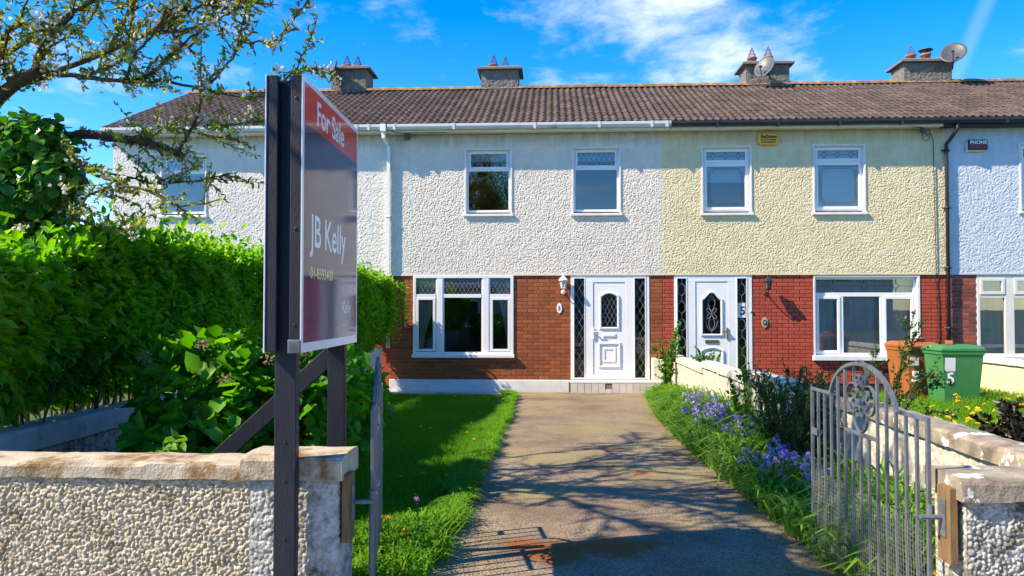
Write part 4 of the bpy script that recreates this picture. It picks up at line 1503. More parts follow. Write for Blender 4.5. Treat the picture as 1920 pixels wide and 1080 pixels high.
# ------------------------------------------------------------------ things fixed to the houses
def lantern(loc, label, frame_mat, glass_m, arm):
    t = thing('wall_lantern', label, 'lantern', loc, 0, 'lanterns beside the front doors')
    # local y = 0 is the wall, the lamp hangs out towards -y
    MB().lathe([(0.045, 0), (0.045, 0.015), (0.02, 0.03)], 12).xform(Matrix.Translation((0, 0, -0.17)) @ Matrix.Rotation(R(90), 4, 'X')).build('wall_plate', frame_mat, t, smooth=False)
    MB().tube([(0, -0.02, -0.17), (0, -arm * 0.6, -0.215), (0, -arm, -0.17), (0, -arm, -0.09)], 0.012, 8).build('arm', frame_mat, t, smooth=True)
    c = (0, -arm, 0)
    body = MB()
    for k in range(6):
        a = math.pi / 3 * k
        body.tube([(0.047 * math.cos(a), -arm + 0.047 * math.sin(a), -0.08), (0.075 * math.cos(a), -arm + 0.075 * math.sin(a), 0.07)], 0.006, 5)
    body.lathe([(0.02, -0.115), (0.05, -0.09), (0.052, -0.075)], 6, c)
    body.build('cage', frame_mat, t)
    MB().lathe([(0.042, -0.075), (0.068, 0.066)], 6, c).build('glass_shade', glass_m, t)
    MB().lathe([(0.10, 0.065), (0.098, 0.08), (0.05, 0.13), (0.022, 0.15), (0.018, 0.17), (0.024, 0.18), (0.004, 0.205)], 12, c).build('cap', frame_mat, t)
    return t


lantern((0.22, FY - 0.014, 2.22), 'white lantern above the oval plaque beside the door of number 3', 'upvc', 'lamp_glass', 0.12)
lantern((4.30, FY - 0.014, 2.19), 'black lantern on the red brick beside the door of number 5', 'black_plastic', 'lamp_glass_dark', 0.21)


def oval(t, name, rx, rz, th, mat, y=0.0):
    pts = [(rx * math.cos(2 * math.pi * k / 24), rz * math.sin(2 * math.pi * k / 24)) for k in range(24)]
    return MB().prism(pts, y - th, y).build(name, mat, t, bevel=0.004)


t = thing('number_plaque', 'white oval plaque reading 3 under the white lantern', 'plaque', (0.14, FY - 0.014, 1.72))
oval(t, 'plate', 0.055, 0.105, 0.018, 'upvc')
text('number', '3', 'black_ink', t, 0.115, front_text_matrix(-0.033, -0.0195, -0.04), bold=0.002)
t = thing('number_plaque', 'small oval bronze plaque on red brick below the black lantern', 'plaque', (4.28, FY - 0.014, 1.43))
oval(t, 'plate', 0.062, 0.105, 0.02, 'bronze')
oval(t, 'centre', 0.038, 0.055, 0.006, 'black_plastic', -0.0202)
oval(t, 'knob', 0.018, 0.025, 0.01, 'bronze', -0.0264)

t = thing('alarm_box', 'yellow alarm box reading Bellview between the cream house upper windows', 'alarm box', (4.36, RY - 0.012, 5.13))
MB().prism([(-0.20, -0.07), (-0.14, -0.12), (-0.09, -0.10), (0.09, -0.10), (0.14, -0.12), (0.20, -0.07), (0.19, 0.10), (0.17, 0.12), (-0.17, 0.12), (-0.19, 0.10)], -0.07, 0).build('cover', 'alarm_yellow', t, bevel=0.012)
text('lettering', 'Bellview', 'black_ink', t, 0.098, front_text_matrix(-0.158, -0.0725, 0.028), bold=0.0025)
text('lettering', 'SECURITY SYSTEMS', 'black_ink', t, 0.036, front_text_matrix(-0.155, -0.0725, -0.020), bold=0.001)
MB().box(-0.14, 0.14, -0.0722, -0.0702, -0.066, -0.045).build('print_line', 'black_ink', t)
t = thing('alarm_box', 'navy alarm box reading PHONE on the pale blue house', 'alarm box', (8.45, RY - 0.012, 4.97))
MB().box(-0.20, 0.17, -0.05, 0, -0.13, 0.08).build('base', 'alarm_cream', t, bevel=0.015)
MB().box(-0.17, 0.20, -0.085, -0.03, -0.095, 0.11).build('cover', 'alarm_navy', t, bevel=0.014)
text('lettering', 'PHONE', 'white_ink', t, 0.098, front_text_matrix(-0.145, -0.0875, 0.018), bold=0.003)
text('lettering', 'WATCH', 'red_ink', t, 0.092, front_text_matrix(-0.145, -0.0875, -0.072), bold=0.002)


def dish(loc, aim, label, arm_base, sc=1.0):
    """offset dish: shallow bowl, feed arm with its head, wall bracket"""
    t = thing('satellite_dish', label, 'satellite dish', loc, 0, 'satellite dishes on the chimneys')
    aim = Vector(aim).normalized()
    q = aim.to_track_quat('Z', 'Y').to_matrix().to_4x4()
    b = MB()
    n, rings = 28, 6
    for i in range(rings + 1):
        r = 0.40 * sc * i / rings
        for j in range(n):
            a = 2 * math.pi * j / n
            b.v.append((r * 0.90 * math.cos(a), r * math.sin(a), 0.075 * sc * (i / rings) ** 2))
    for i in range(rings):
        for j in range(n):
            p, w = i * n + j, i * n + (j + 1) % n
            b.f.append((p, w, w + n, p + n))
    b.xform(q)
    o = b.build('reflector', 'dish', t, smooth=True)
    so = o.modifiers.new('solid', 'SOLIDIFY')
    so.thickness = 0.008
    dn = q @ Vector((0, -0.38 * sc, 0.07 * sc))
    if dn.z > 0:
        dn = q @ Vector((0, 0.38 * sc, 0.07 * sc))
    hd = aim * 0.36 * sc + Vector((0, 0, -0.16 * sc))
    MB().tube([dn, hd], 0.012, 6).build('feed_arm', 'black_plastic', t)
    MB().tube([hd + Vector((0, 0, -0.02)), hd - aim * 0.07 + Vector((0, 0, 0.03))], 0.032, 8).build('feed_head', 'black_plastic', t)
    bk = Vector(arm_base) - Vector(loc)
    MB().tube([-aim * 0.01, -aim * 0.10, -aim * 0.10 * 0.5 + bk * 0.6 + Vector((0, 0, -0.1)), bk], 0.02, 8).build('bracket', 'dish', t, smooth=True)
    return t


dish((-5.42, 18.95, 7.63), (-0.92, -0.40, 0.30), 'dish seen nearly edge-on at the chimney above the sale board', (-5.35, RIDGE_Y - 0.13, 7.4), 0.85)
dish((5.17, 18.95, 7.56), (-0.62, -0.62, 0.42), 'grey dish in front of the lichen-stained chimney with two cone guards', (5.45, RIDGE_Y - 0.13, 7.40), 0.74)
dish((9.60, 18.9, 7.80), (-0.42, -0.72, 0.50), 'large grey dish beside the chimney with the flat black rain cap', (9.74, RIDGE_Y - 0.10, 7.55), 0.80)

t = thing('meter_box', 'cream utility meter box beside the doorstep of number 3', 'meter box', (2.13, FY - 0.15, 0.22))
MB().box(-0.13, 0.115, -0.10, 0.12, 0.0, 0.50).build('cabinet', 'meter', t, bevel=0.012)
MB().box(-0.11, 0.095, -0.112, -0.099, 0.02, 0.47).build('cover', 'meter', t, bevel=0.006)
MB().tube([(-0.02, -0.03, -0.2), (-0.02, -0.03, 0.02)], 0.022, 8).tube([(0.05, 0.02, -0.2), (0.05, 0.02, 0.02)], 0.022, 8).build('pipe', 'black_plastic', t)


# ------------------------------------------------------------------ garden walls
def near_dash(parent, mat, O, U, lu, lv, seed, amp=0.0064, wl=0.0190, step=0.0037):
    Nn = np.cross(np.array(U, float), (0, 0, 1.0))
    return dash_sheet('rough_cast', mat, parent, O, U, (0, 0, 1), Nn, lu, lv, step, wl, amp, seed, world=False, fade=0.015, tight=0.86)


def lumpy_coping(parent, x0, x1, y0, y1, z0, z1, mat, seed, name='coping', along='x', zoff=None):
    """a cast coping with worn, uneven arrises"""
    n = max(8, int((x1 - x0) / 0.03)) if along == 'x' else max(8, int((y1 - y0) / 0.03))
    r = np.random.default_rng(seed)

    def wob(a, k=5):
        w = np.convolve(r.standard_normal(n + k), np.ones(k) / k, 'same')[:n]
        return a * w
    s = np.linspace(0, 1, n)
    if along == 'x':
        a0, a1, b0, b1 = x0, x1, y0, y1
    else:
        a0, a1, b0, b1 = y0, y1, x0, x1
    c = 0.016
    prof = [(b0, z0), (b0, z1 - c), (b0 + c * 0.4, z1 - c * 0.35), (b0 + c * 1.2, z1), ((b0 + b1) / 2, z1 + 0.006), (b1 - c * 1.2, z1), (b1 - c * .4, z1 - c * 0.35), (b1, z1 - c), (b1, z0)]
    m = len(prof)
    V = np.zeros((n, m, 3))
    zo = np.zeros(n) if zoff is None else np.array([zoff(a0 + (a1 - a0) * q) for q in s])
    for k, (b, z) in enumerate(prof):
        bb, zz = b + wob(0.005), z + wob(0.005) + zo
        aa = a0 + (a1 - a0) * s
        V[:, k] = np.stack([aa, bb, zz], 1) if along == 'x' else np.stack([bb, aa, zz], 1)
    idx = np.arange(n * m).reshape(n, m)
    F = np.stack([idx[:-1, :-1], idx[1:, :-1], idx[1:, 1:], idx[:-1, 1:]], -1).reshape(-1, 4)
    Fl = [tuple(f) for f in F] + [tuple(idx[0, :]), tuple(reversed(idx[-1, :]))]
    me = bpy.data.meshes.new(name)
    me.from_pydata([tuple(p) for p in V.reshape(-1, 3)], [], Fl)
    bm = bmesh.new()
    bm.from_mesh(me)
    bmesh.ops.recalc_face_normals(bm, faces=bm.faces)
    bm.to_mesh(me)
    bm.free()
    return link(name, me, mat, parent)


def hinge_board(parent, loc, rz, h):
    """weathered plank with galvanised plate and eye bolt that carries the gate; faces local -x"""
    q = Matrix.Translation(loc) @ Matrix.Rotation(rz, 4, 'Z')
    o = MB().box(-0.034, 0.0, -0.05, 0.05, -h, 0.0).xform(q).build('hinge_board', 'timber', parent, bevel=0.004)
    MB().box(-0.040, -0.0345, -0.024, 0.024, -0.20, -0.05).xform(q).build('hinge_plate', 'galv', o, bevel=0.002)
    MB().tube([(-0.03, 0, -0.125), (-0.125, 0, -0.125)], 0.010, 8).xform(q).build('hinge_pin', 'galv', o)
    return o


# left front wall with its end pier
FW = thing('front_wall', 'low pebbledash front wall with brown-stained coping left of the opening', 'wall', (-2.5, 3.40, 0.3))


def wl_part(mb, name, mat, **k):
    return mb.build(name, mat, FW, world=True, **k)


core = wl_part(MB().box(-6.5, -0.925, 3.295, 3.51, 0.05, 0.98), 'wall_core', 'dash_wall')
near_dash(core, 'dash_wall', (-2.8, 3.285, 0.28), (1, 0, 0), 1.50, 0.71, 71)
near_dash(core, 'dash_wall', (-4.6, 3.285, 0.28), (1, 0, 0), 1.80, 0.71, 76, step=0.008, wl=0.03)
near_dash(core, 'dash_pier', (-1.30, 3.283, 0.28), (1, 0, 0), 0.385, 0.71, 72, amp=0.004, wl=0.024)
near_dash(core, 'dash_pier', (-0.915, 3.283, 0.28), (0, 1, 0), 0.235, 0.71, 73, amp=0.004, wl=0.024)
cpl = lumpy_coping(None, -6.5, -1.32, 3.268, 3.535, 0.985, 1.050, 'coping', 74)
cpl.parent = FW
cpl.matrix_parent_inverse = Matrix.Translation(-Vector(FW.location))
cpp = lumpy_coping(None, -1.335, -0.895, 3.262, 3.545, 0.985, 1.085, 'coping', 75)
cpp.parent = FW
cpp.matrix_parent_inverse = Matrix.Translation(-Vector(FW.location))
hinge_board(core, (-0.905, 3.345, 1.005), math.pi, 0.29)

RW = thing('front_wall', 'pebbledash front wall and pier with flaking coping right of the opening', 'wall', (3.5, 3.28, 0.3))
core2 = MB().box(1.625, 8.0, 3.145, 3.385, 0.05, 0.965).build('wall_core', 'dash_pier', RW, world=True)
near_dash(core2, 'dash_pier', (1.615, 3.135, 0.28), (1, 0, 0), 0.7, 0.69, 81)
near_dash(core2, 'dash_pier', (2.315, 3.135, 0.28), (1, 0, 0), 1.6, 0.69, 83, step=0.008, wl=0.03)
near_dash(core2, 'dash_pier', (1.615, 3.385, 0.28), (0, -1, 0), 0.25, 0.69, 82, amp=0.004, wl=0.024)
c2 = lumpy_coping(None, 1.585, 8.0, 3.105, 3.43, 0.968, 1.050, 'coping_old', 84)
c2.parent = RW
c2.matrix_parent_inverse = Matrix.Translation(-Vector(RW.location))
hinge_board(core2, (1.592, 3.20, 1.01), 0.0, 0.30)
# boundary wall between number 3 and number 5, stepping down to the house
BW35 = thing('boundary_wall', 'cream pebbledash boundary wall stepping down between numbers 3 and 5', 'wall', (2.42, 9.5, 0.1))
secs = [(3.44, 6.6, 1.00), (6.6, 9.4, 0.98), (9.4, 12.2, 0.90), (12.2, 15.55, 0.80)]
for k, (ya, yb, top) in enumerate(secs):
    s_ = MB().box(2.345, 2.50, ya, yb, -0.1, top - 0.09).build('wall_section', 'dash_wall_white', BW35, world=True)
    dash_sheet('rough_cast', 'dash_wall_white', s_, (2.337, yb, -0.05), (0, -1, 0), (0, 0, 1), (-1, 0, 0), yb - ya, top - 0.04, 0.013, 0.042, 0.006, 90 + k)
    dash_sheet('rough_cast', 'dash_wall_white', s_, (2.345, ya - 0.006, 0.3), (1, 0, 0), (0, 0, 1), (0, -1, 0), 0.155, top - 0.39, 0.014, 0.04, 0.006, 190 + k)
    lumpy_coping(s_, 2.305, 2.535, ya - 0.01, yb - 0.012, top - 0.09, top, 'coping_old' if k == 0 else 'coping_pale', 95 + k, along='y')

# boundary wall on the left, under the hedge
BW13 = thing('boundary_wall', 'grey concrete-capped boundary wall beneath the hedge', 'wall', (-3.55, 9.0, 0.1))
for k, (ya, yb, top) in enumerate([(3.55, 7.0, 0.93), (7.0, 10.8, 0.92), (10.8, 15.45, 0.93)]):
    s_ = MB().box(-3.66, -3.46, ya, yb, -0.1, top - 0.15).build('wall_section', 'concrete_grey', BW13, world=True)
    dash_sheet('rough_cast', 'dash_pier' if k == 0 else 'dash_wall_white', s_, (-3.452, ya, -0.05), (0, 1, 0), (0, 0, 1), (1, 0, 0), yb - ya, top - 0.10, 0.014, 0.04, 0.006, 101 + k)
    lumpy_coping(s_, -3.69, -3.425, ya, yb - 0.008, top - 0.15, top, 'concrete_grey', 105 + k, along='y')

# boundary wall between number 5 and the right-hand house
BW57 = thing('boundary_wall', 'cream painted boundary wall with white coping behind the green bin', 'wall', (7.98, 12.0, 0.1))
for k, (ya, yb, top) in enumerate([(4.5, 10.4, 0.94), (10.4, 14.85, 0.83)]):
    s_ = MB().box(7.88, 8.08, ya, yb, -0.1, top - 0.09).build('wall_section', 'dash_cream', BW57, world=True)
    lumpy_coping(s_, 7.84, 8.12, ya, yb, top - 0.09, top, 'plinth', 115 + k, along='y')


# ------------------------------------------------------------------ for sale board
SB = thing('for_sale_board', 'black timber estate agent board reading For Sale on two posts', 'sale board', (-1.116, 3.146, 0.3), R(1.6))
zb, zt, wid = 1.235, 2.398, 1.02       # above the pavement
fx = 0.0765


def plank(name, x0, x1, y0, y1, z0, z1):
    return MB().box(x0, x1, y0, y1, z0, z1).build(name, 'black_timber', SB, bevel=0.004)


plank('post', -0.046, 0.046, 0.045, 0.095, -0.3, zt - 0.015)
plank('post', -0.046, 0.046, wid - 0.13, wid - 0.08, -0.3, zt - 0.03)
for s in (-1, 1):
    a, b = sorted((s * 0.0265, s * 0.0735))
    plank('batten', a, b, 0.004, 0.040, zb + 0.003, zt - 0.004)
    plank('batten', a, b, wid - 0.045, wid - 0.006, zb + 0.003, zt - 0.004)
    plank('batten', a, b, 0.105, wid - 0.14, zb + 0.003, zb + 0.05)
    plank('batten', a, b, 0.105, wid - 0.14, zt - 0.06, zt - 0.006)
br = MB()
q = Vector((-0.05, 0.99, 1.17))
e = Vector((-1.45, 1.05, -0.1))
dirv = (e - q).normalized()
sidev = Vector((0, 1, 0))
upv = dirv.cross(sidev).normalized()
vs = []
for p in (q, e):
    for (su, sv) in ((-1, -1), (1, -1), (1, 1), (-1, 1)):
        vs.append(p + upv * 0.045 * su + sidev * 0.022 * sv)
br.add(vs, [(3, 2, 1, 0), (4, 5, 6, 7), (0, 1, 5, 4), (1, 2, 6, 5), (2, 3, 7, 6), (3, 0, 4, 7)])
br.build('brace', 'black_timber', SB, bevel=0.004)
TXT = Matrix(((0, 0, 1, 0), (1, 0, 0, 0), (0, 1, 0, 0), (0, 0, 0, 1)))     # text x -> +y, text y -> +z, faces +x
for s in (1, -1):
    a, b = sorted((s * 0.074, s * 0.0795))
    p = MB().box(a, b, 0, wid, zb, zt).build('sign_panel', 'board_white', SB, bevel=0.001)
    if s < 0:
        MB().box(-0.0803, -0.0797, 0.03, wid - 0.03, zb + 0.035, zt - 0.03).build('printed_field', 'print_navy', p)
        continue
    bm_z = zt - 0.195
    MB().box(0.0796, 0.0802, 0.026, wid - 0.022, zb + 0.040, bm_z).build('printed_field', 'print_navy', p)
    MB().box(0.0796, 0.0802, 0.026, wid - 0.022, bm_z, zt - 0.025).build('red_band', 'print_red', p)
    X = 0.0806

    def put(s_, size, y, z, mat, sx=1.0, bold=0.0):
        return text('lettering', s_, mat, p, size, Matrix.Translation((X, y, z)) @ TXT, 0.0003, sx=sx, bold=bold)
    put('For Sale', 0.150, 0.205, zt - 0.163, 'print_white', 1.02, 0.0028)
    put('JB Kelly', 0.200, 0.125, 1.690, 'print_white', 1.0, 0.0022)
    put('01-8393400', 0.070, 0.120, 1.550, 'print_gold', 1.12, 0.0012)
    put('Kelly', 0.088, 0.685, 1.395, 'print_white', 1.05)
    put('www.', 0.034, 0.69, 1.325, 'print_white')
    MB().prism([(0.925 + 0.018 * math.cos(k * math.pi / 8), 1.40 + 0.042 * math.sin(k * math.pi / 8)) for k in range(16)], 0, 0.0006).xform(
        Matrix(((0, -1, 0, X + 0.0004), (1, 0, 0, 0), (0, 0, 1, 0), (0, 0, 0, 1)))).build('logo_mark', 'print_red', p)
for (y, z) in ((0.02, zt - 0.10), (0.02, 1.75), (0.02, 1.35)):
    MB().lathe([(0.006, 0), (0.006, 0.003), (0.003, 0.004)], 10).xform(Matrix.Translation((0.05, 0.004, z)) @ Matrix.Rotation(R(90), 4, 'X')).build('screw', 'black_plastic', SB)
for z in (0.46, 0.70, 0.20, 0.86):
    MB().lathe([(0.007, 0), (0.007, 0.003), (0.003, 0.004)], 10).xform(Matrix.Translation((0.0, 0.045, z)) @ Matrix.Rotation(R(90), 4, 'X')).build('screw', 'black_plastic', SB)
bk = MB().box(0.023, 0.078, -0.004, 0.0035, zb - 0.002, zb + 0.055).build('corner_bracket', 'galv', SB, bevel=0.006)


# ------------------------------------------------------------------ gates
def gate(label, hinge, ang, name='garden_gate'):
    """leaf of a pair of wrought gates; local x runs from hinge to free end, z=0 at the bottom rail"""
    t = thing(name, label, 'gate', hinge, ang, 'pair of grey metal gates')
    W, H, n = 1.25, 0.915, 14
    g = W / n
    b = 0.0085

    def arch(x):
        a = (x - W / 2) / (4 * g)
        if abs(a) >= 1:
            return H
        return H + 0.185 * (1 - abs(a) ** 2.1) ** 0.62

    MB().box(-b, W + b, -b, b, 0, 2 * b).build('bottom_rail', 'galv', t, bevel=0.002)
    for k in range(n + 1):
        x = k * g
        top = arch(x) if not 4 < k - 0 < 0 else H
        lo = 2 * b
        w = b if k in (0, n) else b * 0.82
        if k in (6, 7, 8):
            top = 0.745
        if k in (0, n):
            MB().box(x - w, x + w, -w, w, 2 * b, H - b).build('stile', 'galv', t, bevel=0.002)
        else:
            zt_ = top - (b if k not in (6, 7, 8) else 0.0)
            if k in (3, 11):
                zt_ = H
            MB().box(x - w, x + w, -w, w, lo, zt_).build('bar', 'galv', t, bevel=0.002)
    MB().box(-b, 3 * g, -b, b, H - b, H + b).build('top_rail', 'galv', t, bevel=0.002)
    MB().box(11 * g, W + b, -b, b, H - b, H + b).build('top_rail', 'galv', t, bevel=0.002)
    pts = [(W / 2 + 4 * g * math.cos(math.pi * (1 - k / 32)), 0) for k in range(33)]
    pts = [(x, arch(x) if 0 < k < 32 else H - 0.0) for k, (x, _) in enumerate(pts)]
    MB().strip(pts, 2 * b + 0.002, 2 * b).build('arch_rail', 'galv', t)
    MB().box(5 * g + 0.007, 9 * g - 0.007, -b, b, 0.745, 0.745 + 2 * b).build('cross_rail', 'galv', t, bevel=0.002)
    # four C scrolls facing the middle of the panel
    cz = 0.745 + 2 * b + 0.165
    cx = W / 2

    def c_scroll(ang2, dist):
        """bow open towards the middle, both ends curling in; drawn by its curvature"""
        half = []
        x, z, th, ds = 0.0, 0.0, 0.0, 0.004
        R0 = 0.070
        turned = 0.0
        while turned < math.radians(520):
            k = 1 / R0 if turned < math.radians(128) else 1 / (0.034 - 0.021 * min(1, (turned - math.radians(128)) / math.radians(392)))
            x += ds * math.cos(th)
            z += ds * math.sin(th)
            th -= k * ds
            turned += k * ds
            half.append((x, z))
        line = [(-a, b) for a, b in reversed(half)] + [(0.0, 0.0)] + half
        ca, sa = math.cos(ang2), math.sin(ang2)
        return [(cx + a * ca - (b + dist) * sa, cz + a * sa + (b + dist) * ca) for a, b in line]
    for a2, d in ((0, 0.190), (math.pi / 2, 0.158), (math.pi, 0.162), (-math.pi / 2, 0.158)):
        MB().strip(c_scroll(a2, d), 0.014, 0.0055).build('scroll', 'galv', t)
    # wire netting tied to the lower half, on the garden side
    m = MB()
    yy = 0.012
    z = 0.03
    rr = random.Random(3)
    ztop = 0.47
    while z < ztop:
        m.tube([(x, yy + rr.uniform(-.003, .005), z + 0.006 * math.sin(x * 9)) for x in np.linspace(0.01, W - 0.02, 16)], 0.0011, 3, cap=False)
        z += 0.022
    x = 0.015
    while x < W - 0.01:
        m.tube([(x + 0.004 * math.sin(zz * 20), yy + 0.002, zz) for zz in np.linspace(0.02, ztop + rr.uniform(-.01, .03), 8)], 0.0011, 3, cap=False)
        x += 0.022
    m.build('wire_netting', 'wire', t)
    for (k, z) in ((1, 0.5), (3, 0.49), (6, 0.47), (7, 0.46), (10, 0.44), (14, 0.52)):
        x = k * g
        MB().tube([(x - 0.014, -0.011, z), (x + 0.014, -0.011, z + 0.004), (x + 0.014, 0.013, z), (x - 0.014, 0.013, z), (x - 0.014, -0.011, z)], 0.002, 4).build('wire_tie', 'wire', t)
    # latch at the free end
    MB().box(W - 0.10, W - 0.012, 0.010, 0.016, 0.66, 0.70).build('latch', 'galv', t, bevel=0.002)
    # hinge eyes
    for z in (0.55, 0.10):
        MB().tube([(-0.012, 0, z - 0.02), (-0.012, 0, z + 0.02)], 0.014, 8).build('hinge_eye', 'galv', t)
    return t


gate('grey scroll-topped gate leaf standing open by the right pier', (1.545, 3.29, 0.345), R(92.6))
gate('grey gate leaf seen edge-on beside the left pier', (-0.80, 3.42, 0.345), R(100.8))


# ------------------------------------------------------------------ wheelie bins
def bin_thing(label, loc, rz, mat, w, d, h, number):
    """local -y is the side away from the wheels (front); lid hinged at +y"""
    t = thing('wheelie_bin', label, 'wheelie bin', loc, rz, 'wheelie bins in the next garden')
    b = MB()
    V = []
    for z, s in ((0.05, 0.80), (h - 0.16, 0.97), (h - 0.155, 1.02), (h - 0.10, 1.03)):
        V += [(-w / 2 * s, -d / 2 * s, z), (w / 2 * s, -d / 2 * s, z), (w / 2 * s, d / 2 * (0.95 if z < 0.1 else 1) * min(s, 1), z), (-w / 2 * s, d / 2 * (0.95 if z < 0.1 else 1) * min(s, 1), z)]
    F = [(3, 2, 1, 0)]
    for k in range(3):
        for i in range(4):
            j = (i + 1) % 4
            F.append((4 * k + i, 4 * k + j, 4 * k + 4 + j, 4 * k + 4 + i))
    b.add(V, F)
    b.build('body', mat, t, bevel=0.03, seg=3)
    l = MB()
    l.add([(-w * .53, -d * .54, h - 0.10), (w * .53, -d * .54, h - 0.10), (w * .53, d * .53, h - 0.10), (-w * .53, d * .53, h - 0.10),
           (-w * .53, -d * .54, h - 0.06), (w * .53, -d * .54, h - 0.06), (w * .53, d * .53, h - 0.05), (-w * .53, d * .53, h - 0.05),
           (-w * .42, -d * .40, h - 0.01), (w * .42, -d * .40, h - 0.01), (w * .42, d * .42, h), (-w * .42, d * .42, h)],
          [(3, 2, 1, 0), (0, 1, 5, 4), (1, 2, 6, 5), (2, 3, 7, 6), (3, 0, 4, 7), (4, 5, 9, 8), (5, 6, 10, 9), (6, 7, 11, 10), (7, 4, 8, 11), (8, 9, 10, 11)])
    l.build('lid', mat, t, bevel=0.012)
    MB().tube([(-w * .42, d * .50, h - 0.13), (-w * .42, d * .60, h - 0.10), (w * .42, d * .60, h - 0.10), (w * .42, d * .50, h - 0.13)], 0.016, 8).build('handle', mat, t, smooth=True)
    for s in (-1, 1):
        m = MB().lathe([(0.10, -0.022), (0.10, 0.022)], 18).xform(Matrix.Translation((s * w * 0.47, d * 0.40, 0.10)) @ Matrix.Rotation(R(90), 4, 'Y'))
        m.build('wheel', 'rubber', t, bevel=0.008)
    return t


gb = bin_thing('green wheelie bin with white number 5 against the cream wall', (6.60, 13.15, gzf(13.15)), R(-88), 'bin_green', 0.60, 0.68, 1.06, '5')
# the street sees the bin's long left flank (local -x)
SIDE = Matrix(((0, 0, -1, 0), (-1, 0, 0, 0), (0, 1, 0, 0), (0, 0, 0, 1)))
SIDE = Matrix.Rotation(math.pi, 4, 'Z') @ Matrix(((0, 0, 1, 0), (1, 0, 0, 0), (0, 1, 0, 0), (0, 0, 0, 1)))


def bin_side(t, w, d, h, side, number, ny, nz, size, label_box):
    """number and paper label on the flank facing local x = side"""
    sg = 1 if side > 0 else -1

    def sx(z):
        return sg * (w / 2 * (0.80 + 0.17 * (z - 0.05) / (h - 0.21)) + 0.005)
    mtx = Matrix.Translation((sx(nz + size * 0.3), ny, nz)) @ Matrix(((0, 0, sg, 0), (sg, 0, 0, 0), (0, 1, 0, 0), (0, 0, 0, 1)))
    text('number', number, 'white_ink', t, size, mtx, 0.002, bold=0.006)
    if label_box:
        y0, y1, z0, z1 = label_box
        a = MB()
        a.add([(sx(z0), y0, z0), (sx(z0), y1, z0), (sx(z1), y1, z1), (sx(z1), y0, z1)], [(0, 1, 2, 3) if sg > 0 else (3, 2, 1, 0)])
        a.build('paper_label', 'board_white', t)


bin_side(gb, 0.60, 0.68, 1.06, 1, '5', -0.26, 0.44, 0.26, (-0.29, -0.12, 0.64, 0.86))
bb = bin_thing('brown wheelie bin behind the scroll gate with the arching shrub before it', (6.33, 14.0, gzf(14.0)), R(6), 'bin_brown', 0.58, 0.72, 1.10, '5')
mt = Matrix.Translation((-0.22, -0.352, 0.42)) @ Matrix(((1, 0, 0, 0), (0, 0, -1, 0), (0, 1, 0, 0), (0, 0, 0, 1)))
text('number', '5', 'white_ink', bb, 0.26, mt, 0.02, bold=0.006)
MB().box(-0.25, -0.10, -0.361, -0.352, 0.70, 0.84).build('paper_label', 'board_white', bb)
for (x, y, z, rz, lab) in ((6.40, 13.9, gzf(14.0) + 1.105, 0.3, 'loose brick lying on the lid of the brown bin'), (6.56, 13.2, gzf(13.15) + 1.065, 1.2, 'loose brick lying on the lid of the green bin')):
    o = MB().box(-0.11, 0.11, -0.05, 0.05, 0, 0.065).build('loose_brick', 'terracotta', bevel=0.006)
    o.location = (x, y, z - 0.008)
    o.rotation_euler = (0, 0, rz)
    tag(o, lab, 'brick')


# ------------------------------------------------------------------ plants
def lump(y, z):
    return (0.10 * np.sin(y * 1.7 + 0.6 * z) + 0.07 * np.sin(y * 3.9 + z * 2.1 + 1.0) + 0.05 * np.sin(z * 5.3 + y * 0.9)
            + 0.075 * np.sin(y * 11.3 + 2.2 * np.sin(z * 6.0)) * np.sin(z * 9.7 + 1.7 * np.sin(y * 4.1)) + 0.04 * np.sin(y * 23.0 + z * 7) * np.sin(z * 19 - y * 5))


